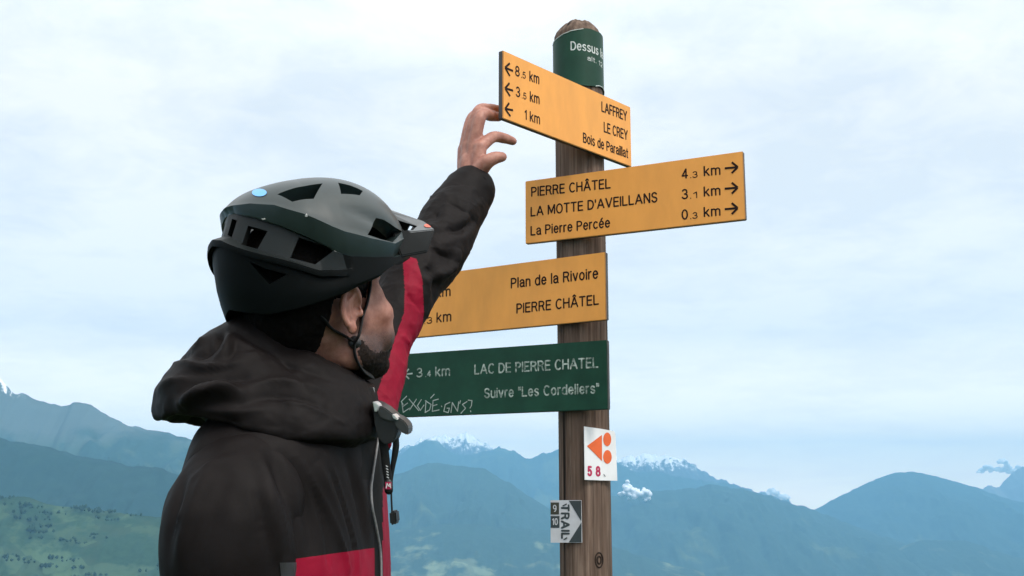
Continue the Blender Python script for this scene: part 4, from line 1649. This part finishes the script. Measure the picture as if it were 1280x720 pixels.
def hood():
    cx, cy = -0.281, 1.57
    back = [(0.058, 1.485), (0.066, 1.53), (0.074, 1.602), (0.088, 1.626), (0.118, 1.588), (0.158, 1.560), (0.190, 1.520), (0.211, 1.488), (0.206, 1.452), (0.182, 1.464), (0.155, 1.458), (0.138, 1.440), (0.110, 1.41)]
    side = [(0.060, 1.470), (0.066, 1.505), (0.074, 1.533), (0.088, 1.543), (0.106, 1.535), (0.126, 1.515), (0.148, 1.485), (0.166, 1.455), (0.172, 1.432), (0.168, 1.418), (0.156, 1.413), (0.140, 1.408), (0.100, 1.39)]
    front = [(0.060, 1.450), (0.066, 1.480), (0.072, 1.500), (0.080, 1.506), (0.088, 1.498), (0.092, 1.482), (0.095, 1.465), (0.096, 1.45), (0.095, 1.44), (0.092, 1.43), (0.084, 1.425), (0.076, 1.42), (0.060, 1.41)]
    m_ = 130
    B, Sd, Fr = (catmull([(a, b, 0) for a, b in t], m_) for t in (back, side, front))
    V, F = [], []
    n = 340
    for k in range(n):
        a = 2 * math.pi * k / n
        c = math.cos(a)
        if c < 0:
            t = min(1.0, -c / 0.78)
            t = t * t * (3 - 2 * t)
            P = Sd * (1 - t) + B * t
        else:
            t = c ** 1.3
            P = Sd * (1 - t) + Fr * t
        for r, z, _ in P:
            V.append((cx + r * math.cos(a), cy + r * math.sin(a) * 1.0, z))
    for k in range(n):
        k2 = (k + 1) % n
        for j in range(m_ - 1):
            F.append((k * m_ + j, k2 * m_ + j, k2 * m_ + j + 1, k * m_ + j + 1))
    me = mesh('hood', V, F)
    wrinkle(me, 0.005, 7, (1, 1, 1), 5.0, False)
    wrinkle(me, 0.0022, 12, (1, 0.8, 1.3), 2.0)
    wrinkle(me, 0.0008, 40, (1, 1, 1), 9.0)
    crease(me, [([(228, 505), (250, 493), (275, 488), (300, 490)], 0.010, -0.026), ([(222, 494), (250, 480), (290, 474), (330, 474)], 0.007, 0.009),
                ([(268, 404), (276, 418), (266, 436), (246, 444), (226, 448)], 0.005, 0.012), ([(214, 456), (240, 456), (264, 460), (300, 452)], 0.005, -0.011),
                ([(252, 412), (252, 428), (240, 438)], 0.004, -0.008), ([(286, 416), (282, 436), (268, 452)], 0.005, -0.009), ([(296, 424), (292, 440), (280, 458)], 0.004, 0.007),
                ([(198, 486), (215, 476), (240, 474)], 0.005, -0.006), ([(270, 408), (292, 412), (320, 428), (370, 458), (420, 478)], 0.006, 0.007),
                ([(300, 446), (330, 440), (360, 452)], 0.004, -0.005), ([(310, 482), (350, 476), (400, 486)], 0.006, -0.007), ([(300, 508), (340, 496), (380, 500), (420, 520)], 0.007, 0.008),
                ([(206, 508), (206, 520), (212, 527)], 0.004, -0.005), ([(240, 522), (290, 528), (350, 533)], 0.005, 0.006), ([(330, 430), (360, 455), (385, 490)], 0.004, 0.005), ([(225, 470), (258, 466), (290, 462)], 0.003, 0.005), ([(262, 424), (258, 440), (244, 452)], 0.003, 0.006), ([(340, 500), (380, 505), (430, 530)], 0.004, -0.006), ([(278, 440), (310, 436), (345, 446)], 0.003, 0.004), ([(250, 512), (290, 515), (330, 512)], 0.005, -0.006)])
    mi = []
    for p in me.polygons:
        j = p.index % (m_ - 1)
        mi.append(1 if j < 26 else 0)
    me.polygons.foreach_set('material_index', mi)
    o = obj('hood', me, [M['jacket'], M['lining']], jk)
    S = Soup()
    pts = cast(bvh_of(me), [(212, 508), (208, 500), (204, 490)], 1.6)
    return me


hood()
# neck gaiter inside the collar
V, F = tube_data([(-0.29, 1.565, 1.44), (-0.285, 1.565, 1.50), (-0.284, 1.565, 1.545)], [0.070, 0.068, 0.066], 60, n=20)
me = mesh('neck_gaiter', V, F)
wrinkle(me, 0.003, 20, (1, 1, 2), 2, False)
obj('neck_gaiter', me, M['lining'], person)

# ------------------------------------------------------------------ trousers and shoes
S = Soup()
S.add(tube_data([(-0.33, 1.57, 0.80), (-0.33, 1.57, 0.95), (-0.33, 1.57, 1.02)], [0.125, 0.125, 0.115], 40, n=16, flat=1.4, updir=(1, 0, 0)))
for sgn in (-1, 1):
    y = 1.57 + sgn * 0.09
    S.add(tube_data([(-0.33, y, 0.90), (-0.32, y + sgn * 0.012, 0.66), (-0.315, y + sgn * 0.02, 0.48), (-0.34, y + sgn * 0.03, 0.28), (-0.345, y + sgn * 0.03, 0.10)], [0.105, 0.088, 0.072, 0.066, 0.058], 32, n=50))
me = remeshed(S.me('trousers'), 0.008, 3)
wrinkle(me, 0.006, 9, (1, 1, 0.6), 6, False)
obj('trousers', me, M['trousers'], person)
for sgn in (-1, 1):
    y = 1.57 + sgn * 0.122
    S = Soup()
    S.add(tube_data([(-0.40, y, 0.05), (-0.33, y, 0.06), (-0.24, y + sgn * .006, 0.055), (-0.15, y + sgn * .01, 0.04)], [0.038, 0.046, 0.044, 0.032], 20, n=16))
    S.add(tube_data([(-0.345, y, 0.06), (-0.345, y, 0.13)], [0.044, 0.046], 20, n=6))
    me = remeshed(S.me('shoe'), 0.005, 3)
    for v in me.vertices:
        v.co.z = max(v.co.z, 0.006)
    obj('shoe', me, M['shoe'], person)

# ------------------------------------------------------------------ helmet
HC = np.array((-0.004, 0, 0.058))
HA, HAR, HB, HT = 0.150, 0.130, 0.114, 0.128


def gl(*p):
    return HELM + HELM_M @ np.array(p, float)


def to_helm(p):
    return HELM_M.T @ (np.array(p) - HELM)


def helm_r(az, z):
    """base outline: horizontal radius at this azimuth (degrees, 0 = front) and height"""
    c, s = math.cos(R(az)), math.sin(R(az))
    r = 1 / math.sqrt((c / (HA if c > 0 else HAR)) ** 2 + (s / HB) ** 2)
    n = np.interp(abs(az), [0, 60, 100, 140, 180], [2.35, 2.3, 2.3, 2.6, 3.0])
    t = max(0.0, min(1.0, (z - HC[2]) / HT))
    return r * (1 - t ** n) ** (1 / n)


def helm_pt(az, z, k):
    r = helm_r(az, z) * k
    return np.array((HC[0] + r * math.cos(R(az)), HC[1] + r * math.sin(R(az)), z))


AZ = [0, 47, 68, 88, 96, 112, 130, 149, 170, 180]
T_RIM = [.054, .040, .024, .018, .014, .010, .008, .010, .024, .030]
T_RIB = [.058, .043, .036, .033, .034, .041, .064, .086, .112, .117]
T_CLO = [.064, .047, .052, .060, .070, .095, .120, .140, .154, .156]
T_CHI = [.084, .066, .078, .094, .104, .128, .149, .160, .166, .167]


def shell_mesh():
    n = 300
    V, F = [], []
    cols = None
    for i in range(n):
        az = -180 + 360 * i / n
        A = abs(az)
        rim, rib, clo, chi = (float(np.interp(A, AZ, t)) for t in (T_RIM, T_RIB, T_CLO, T_CHI))
        b = float(np.interp(A, [88, 108], [0, 1]))            # 1 where the rear recess is open
        rib = min(rib, clo - 0.012)
        rr = float(np.interp(A, [92, 104], [0, 1]))
        prof = [(rim, 0.965), (rim + 0.0015, 0.985), (rim + (rib - rim) * 0.25, 0.998), (rim + (rib - rim) * 0.5, 1.0), (rim + (rib - rim) * 0.9, 1.0 - 0.015 * rr),
                (rib, 1.0 - 0.02 * rr), (rib + 0.001, 1.0 + 0.030 * rr), (rib + 0.005, 1.0 + 0.034 * rr), (rib + 0.0095, 1.0 + 0.03 * rr), (rib + 0.011, 1.0 - 0.10 * b)]
        e = clo - 0.0012
        kc = min(float(np.interp(A, [0, 110, 150, 170, 180], [1.05, 1.09, 1.045, 1.01, 1.01])), max(1.005, 1.012 * helm_r(az, clo) / max(0.02, helm_r(az, chi))))
        kl = float(np.interp(A, [110, 150, 180], [0.945, 0.925, 0.885]))
        prof += [((rib + 0.011) * 0.5 + e * 0.5, 1.0 - 0.125 * b), (e, 1.0 - 0.12 * b), (clo, kl), (clo + 0.0015, kl + 0.01),
                 (chi - 0.0015, kc), (chi, kc - 0.008)]
        top = HC[2] + HT
        for t in np.linspace(0.06, 1, 22):
            z = chi + (top - chi) * math.sin(t * math.pi / 2)
            prof.append((z, 1.0 + (kc - 1.012) * (1 - t) ** 1.6))
        inner = []
        for t in np.linspace(0, 1, 16):
            z = top - (top - rim) * math.sin(t * math.pi / 2) if t < 1 else rim
            p = helm_pt(az, z, 1.0)
            q = HC + (p - HC) * 0.83
            if z < HC[2]:
                q[2] = z
            inner.append(q)
        inner[-1] = helm_pt(az, rim + 0.001, 0.86)
        P = [helm_pt(az, z, k) for z, k in prof] + inner
        nout = len(prof)
        cols = len(P)
        for p in P:
            V.append(gl(*p))
    for i in range(n):
        i2 = (i + 1) % n
        for j in range(cols):
            j2 = (j + 1) % cols
            if j == nout - 1:
                continue
            F.append((i * cols + j, i2 * cols + j, i2 * cols + j2, i * cols + j2))
    me = mesh('shell', V, F)
    bm = bmesh.new()
    bm.from_mesh(me)
    bmesh.ops.remove_doubles(bm, verts=bm.verts, dist=0.00002)
    bmesh.ops.recalc_face_normals(bm, faces=bm.faces[:])
    bm.to_mesh(me)
    bm.free()
    return me


helmet = empty('bike_helmet', gl(0, 0, 0.06))
tag(helmet, 'dark grey vented bike helmet with visor and blue sticker, worn by the cyclist', 'helmet')
raw = shell_mesh()
crease(raw, [([(425, 258), (450, 266), (476, 278), (500, 292)], 0.011, -0.005)])
BV_H = bvh_of(raw)


def P8(x, y): return (400 + x / 5.5375, 220 + y / 5.5375)
def P7(x, y): return (250 + x / 3.789, 210 + y / 3.789)
def PA(x, y): return (240 + x / 3.272, 200 + y / 3.272)


VENTS = [  # outline on the near side, depth, taper at the bottom
    ([PA(350, 140), PA(440, 110), PA(533, 96), PA(497, 158), PA(410, 170)], 0.05, 0.75),
    ([PA(598, 93), PA(650, 105), PA(698, 126), PA(686, 144), PA(610, 138)], 0.05, 0.75),
    ([P8(325, 408), P8(385, 288), P8(440, 300), P8(530, 360), P8(570, 385), P8(505, 462), P8(420, 440)], 0.035, 0.7),
    ([P7(195, 360), P7(228, 275), P7(318, 300), P7(272, 382)], 0.05, 0.8),
    ([P7(430, 425), P7(470, 330), P7(600, 372), P7(630, 392), P7(545, 455)], 0.05, 0.8),
    ([P7(130, 318), P7(152, 240), P7(175, 248), P7(150, 330)], 0.03, 0.8),
    ([P7(222, 438), P7(300, 470), P7(425, 505), P7(330, 560)], 0.022, 0.6),
]


def cutter(pts3, depth, taper, mirror=False):
    P = [np.array(to_helm(p)) for p in pts3]
    if mirror:
        P = [p * np.array((1, -1, 1)) for p in P]
    c = sum(P) / len(P)
    a = np.zeros(3)
    for i in range(len(P)):
        a += np.cross(P[i] - c, P[(i + 1) % len(P)] - c)
    a /= np.linalg.norm(a)
    if a @ (c - np.array((0, 0, 0.06))) < 0:
        a = -a
    k = len(P)
    V = [gl(*(c + (p - c) * 1.12 + a * 0.02)) for p in P] + [gl(*(c + (p - c) * taper - a * depth)) for p in P]
    F = [tuple(range(k)), tuple(range(k, 2 * k))[::-1]] + [(i, i + k, (i + 1) % k + k, (i + 1) % k) for i in range(k)]
    bm = bmesh.new()
    bv_ = [bm.verts.new(v) for v in V]
    for f in F:
        bm.faces.new([bv_[i] for i in f])
    bmesh.ops.recalc_face_normals(bm, faces=bm.faces[:])
    me = bpy.data.meshes.new('cut')
    bm.to_mesh(me)
    bm.free()
    return me


def visor():
    A0, A1, A2 = (.128, 0, .128), (.112, -.045, .118), (.093, -.088, .047)
    B0, B1 = (.184, 0, .101), (.187, -.045, .076)
    K, W = (.133, -.064, .078), (.142, -.080, .046)
    P = []

    def both(p):
        return np.array(p), np.array(p) * np.array((1, -1, 1))
    a1, a1m = both(A1); a2, a2m = both(A2); b1, b1m = both(B1); k_, km = both(K); w, wm = both(W)
    mid = lambda p, q, dz=0.0: (np.array(p) + np.array(q)) / 2 + np.array((0.002, 0, dz))
    b01, a01 = mid(B0, B1, .004), mid(A0, A1, .003)
    b01m, a01m = b01 * (1, -1, 1), a01 * (1, -1, 1)
    V = [np.array(A0), a01, a1, a2, np.array(B0), b01, b1, k_, w, a01m, a1m, a2m, b01m, b1m, km, wm]
    F = [(0, 1, 5, 4), (1, 2, 7, 5), (5, 7, 6), (2, 3, 7), (3, 8, 7), (7, 8, 6),
         (0, 4, 12, 9), (9, 12, 14, 10), (12, 13, 14), (10, 14, 11), (11, 14, 15), (14, 13, 15)]
    bm = bmesh.new()
    vs = [bm.verts.new(gl(*p)) for p in V]
    for f in F:
        bm.faces.new([vs[i] for i in f])
    bmesh.ops.recalc_face_normals(bm, faces=bm.faces[:])
    bm.normal_update()
    g = bmesh.ops.extrude_face_region(bm, geom=bm.faces[:])
    up = Vector(HELM_M @ np.array((0.5, 0, 0.87)))
    for v in [e for e in g['geom'] if isinstance(e, bmesh.types.BMVert)]:
        v.co -= up * 0.0042
    bmesh.ops.recalc_face_normals(bm, faces=bm.faces[:])
    bmesh.ops.bevel(bm, geom=[e for e in bm.edges if e.calc_face_angle(0) > 0.25], offset=0.0012, segments=2, affect='EDGES')
    me = bpy.data.meshes.new('visor')
    bm.to_mesh(me)
    bm.free()
    return me


vis = visor()
BV_V = bvh_of(vis)
cuts = []
for pts, d_, tp in VENTS:
    p3 = cast(BV_H, pts, 1.5)
    for mir in (False, True):
        cuts.append(cutter(p3, d_, tp, mir))
slots = []
for pts in ([(415, 172), (500, 207), (596, 250), (584, 266), (465, 214)], [(470, 246), (560, 300), (668, 345), (640, 372), (585, 376), (530, 325)]):
    p3 = cast(BV_V, [P8(*p) for p in pts], 1.5)
    for mir in (False, True):
        slots.append(cutter(p3, 0.03, 0.95, mir))
sh = boolean(raw, cuts)
vis = boolean(vis, slots)
vis.polygons.foreach_set('use_smooth', [True] * len(vis.polygons))
vis.set_sharp_from_angle(angle=R(25))
# grey above the crest, black below it, recess grey darkened as painted shade, foam inside
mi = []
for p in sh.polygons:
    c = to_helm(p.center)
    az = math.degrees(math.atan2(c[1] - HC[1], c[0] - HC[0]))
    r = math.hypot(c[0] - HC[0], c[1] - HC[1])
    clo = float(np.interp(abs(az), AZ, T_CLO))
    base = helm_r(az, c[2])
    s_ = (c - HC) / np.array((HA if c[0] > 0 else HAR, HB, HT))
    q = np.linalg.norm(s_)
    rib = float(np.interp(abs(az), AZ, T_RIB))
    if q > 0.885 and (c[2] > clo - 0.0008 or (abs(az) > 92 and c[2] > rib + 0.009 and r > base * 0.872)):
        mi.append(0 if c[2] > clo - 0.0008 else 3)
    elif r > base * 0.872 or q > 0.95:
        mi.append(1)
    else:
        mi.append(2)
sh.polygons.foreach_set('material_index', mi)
sh.polygons.foreach_set('use_smooth', [True] * len(sh.polygons))
sh.set_sharp_from_angle(angle=R(28))
shell = obj('shell', sh, [M['helmet'], M['helmet_dark'], M['foam'], M['helmet_shade']], helmet)
vis.materials.clear()
for p in vis.polygons:
    p.material_index = 0 if (HELM_M.T @ np.array(p.normal))[2] > 0.55 else 1
obj('visor', vis, [M['visor'], M['helmet_dark']], helmet)


def decal(name, bv, pts, matl, parent, lift=0.0008):
    mx, my = sum(p[0] for p in pts) / len(pts), sum(p[1] for p in pts) / len(pts)
    ok = []
    for px, py in pts:
        t = 1.0
        while t > 0.1 and bv.ray_cast(CAM, ray(mx + (px - mx) * t, my + (py - my) * t))[0] is None:
            t -= 0.08
        ok.append((mx + (px - mx) * t * 0.97, my + (py - my) * t * 0.97))
    q = cast(bv, ok, 1.5, lift)
    c = sum(q, Vector()) / len(q)
    q2 = [(a + c) / 2 for a in q]
    hc = cast(bv, [to_px(a) for a in q2], 1.5, lift)
    cc = cast(bv, [to_px(c)], 1.5, lift)[0]
    k = len(q)
    V = q + hc + [cc]
    F = [(i, (i + 1) % k, (i + 1) % k + k, i + k) for i in range(k)] + [(i + k, (i + 1) % k + k, 2 * k) for i in range(k)]
    return obj(name, Soup().add((V, F)).me(name), matl, parent)


decal('sticker', BV_H, [PA(*p) for p in circ((276, 135), 31, 16, 24)], M['sticker_blue'], shell)
decal('logo', BV_V, [P8(*p) for p in circ((752, 345), 34, 14, 12)], M['sticker_red'], helmet)
for x, y, rx, ry in ((296, 241, 9, 3), (468, 228, 5, 6)):
    decal('scuff', BV_H, [PA(a + random.uniform(-2, 2), b + random.uniform(-2, 2)) for a, b in circ((x, y), rx, ry, 9)], M['chip'], shell, 0.0006)

# straps lie on hair, cheek and beard
for pts in ([(459, 346), (460, 362), (456, 380), (450, 398), (444, 416), (441, 430)], [(402, 398), (412, 409), (428, 420), (441, 430)], [(441, 430), (442, 444), (450, 458), (462, 466)]):
    q = cast(BV_BODY, pts, 1.5, lift=0.006)
    S = Soup().add(tube_data(q, [0.0065] * len(q), 12, n=30, flat=0.3, updir=(0.3, -1, 0)))
    obj('strap', S.me('strap'), M['webbing'], helmet)
q = cast(BV_BODY, [(441, 430)], 1.5, lift=0.007)[0]
obj('strap_slider', Soup().add(ellipsoid(q, (0.009, 0.005, 0.009), seg=14, rings=8)).me('strap_slider'), M['device_black'], helmet)


# ------------------------------------------------------------------ clip device and lanyard on the chest
def device():
    d0 = 1.50
    root = empty('chest_clip', at(485, 530, d0))
    tag(root, 'grey and black plastic clip device on the chest of the black jacket', 'clip device')

    def prism(name, pts, d, th, matl, parent, bev=0.0015):
        bm = bmesh.new()
        k = len(pts)
        A = [bm.verts.new(at(x, y, d)) for x, y in pts]
        B = [bm.verts.new(at(x, y, d) + FWD * th + Vector((0.004, 0, 0))) for x, y in pts]
        bm.faces.new(A)
        bm.faces.new(B[::-1])
        for i in range(k):
            bm.faces.new((A[i], B[i], B[(i + 1) % k], A[(i + 1) % k]))
        bmesh.ops.bevel(bm, geom=bm.edges[:], offset=bev, segments=2, affect='EDGES')
        return obj(name, bm_mesh(name, bm, True, 35), matl, parent)
    b = prism('housing', [(465, 503), (472, 505), (482, 511), (494, 521), (498, 538), (492, 553), (481, 556), (472, 548), (468, 528)], d0, 0.035, M['device_black'], root)
    prism('cover_plate', [(472, 507), (480, 509), (494, 520), (496, 526), (488, 527), (476, 523), (471, 515)], d0 - 0.004, 0.030, M['device'], root)
    prism('lever', [(492, 520), (497, 521), (506, 527), (510.5, 534), (510, 543), (507.5, 544.5), (504, 540), (497, 537), (493, 531)], d0 - 0.003, 0.026, M['device'], root)
    prism('clasp', [(489.5, 518), (491.5, 518), (497, 524), (496, 525.5), (491, 522.5)], d0 - 0.007, 0.012, M['silver'], root, 0.0006)
    prism('buckle', [(465.5, 502), (469, 503), (473, 507), (471.5, 514), (468, 515)], d0 - 0.008, 0.012, M['silver'], root, 0.0008)
    # lanyard
    lan = empty('lanyard', at(488, 570, d0))
    lan.parent = root
    lan.matrix_parent_inverse = root.matrix_basis.inverted()
    pts = [at(x, y, d0 + 0.01) for x, y in ((478, 548), (481, 566), (483, 585), (485.5, 600), (486, 613))]
    S = Soup().add(tube_data(pts, [0.0058] * 5, 12, n=30, flat=0.25, updir=(1, 0, 0)))
    obj('lanyard_strap', S.me('lanyard_strap'), M['webbing'], lan)
    pts = [at(x, y, d0 + 0.02) for x, y in ((495, 549), (494.5, 562), (490, 590), (489, 612), (490, 640), (490, 652))]
    S = Soup().add(tube_data(pts, [0.0042, 0.0045, 0.003, 0.0014, 0.0014, 0.0014], 12, n=40, flat=0.5, updir=(1, 0, 0)))
    obj('cord', S.me('cord'), M['device_black'], lan)
    prism('cord_lock', [(486, 640), (494, 639), (495.5, 654), (492, 657), (487, 656)], d0 + 0.012, 0.014, M['device_black'], lan, 0.002)
    S = Soup()

    def quad(x0, y0, x1, y1, mi_, d=d0 - 0.0005):
        S.add(([at(x0, y0, d), at(x0, y1, d), at(x1, y1, d), at(x1, y0, d)], [(0, 1, 2, 3)]), mi_)

    def line(pts, w, mi_, d=d0 - 0.0012):
        for (xa, ya), (xb, yb) in zip(pts[:-1], pts[1:]):
            L_ = math.hypot(xb - xa, yb - ya)
            nx, ny = -(yb - ya) / L_ * w, (xb - xa) / L_ * w
            S.add(([at(xa + nx, ya + ny, d), at(xa - nx, ya - ny, d), at(xb - nx, yb - ny, d), at(xb + nx, yb + ny, d)], [(0, 1, 2, 3)]), mi_)
    S.add(ellipsoid(at(485.4, 607, d0 + 0.004), (0.0058, 0.0028, 0.0088), seg=16, rings=8), 0)
    quad(481.6, 602.5, 489.2, 611.5, 1)
    line([(482.6, 610.5), (484, 604), (485.8, 608), (487.6, 604), (488.4, 610)], 0.55, 2)
    line([(482.6, 605), (488.4, 609)], 0.4, 2)
    for y in (582, 585.5, 589, 592.5, 596):
        line([(482.3 + (y - 582) * 0.09, y), (485 + (y - 582) * 0.09, y + 1.6)], 0.45, 2)
    obj('tag', S.me('tag', False), [M['device_black'], M['magenta'], M['white']], lan)


device()
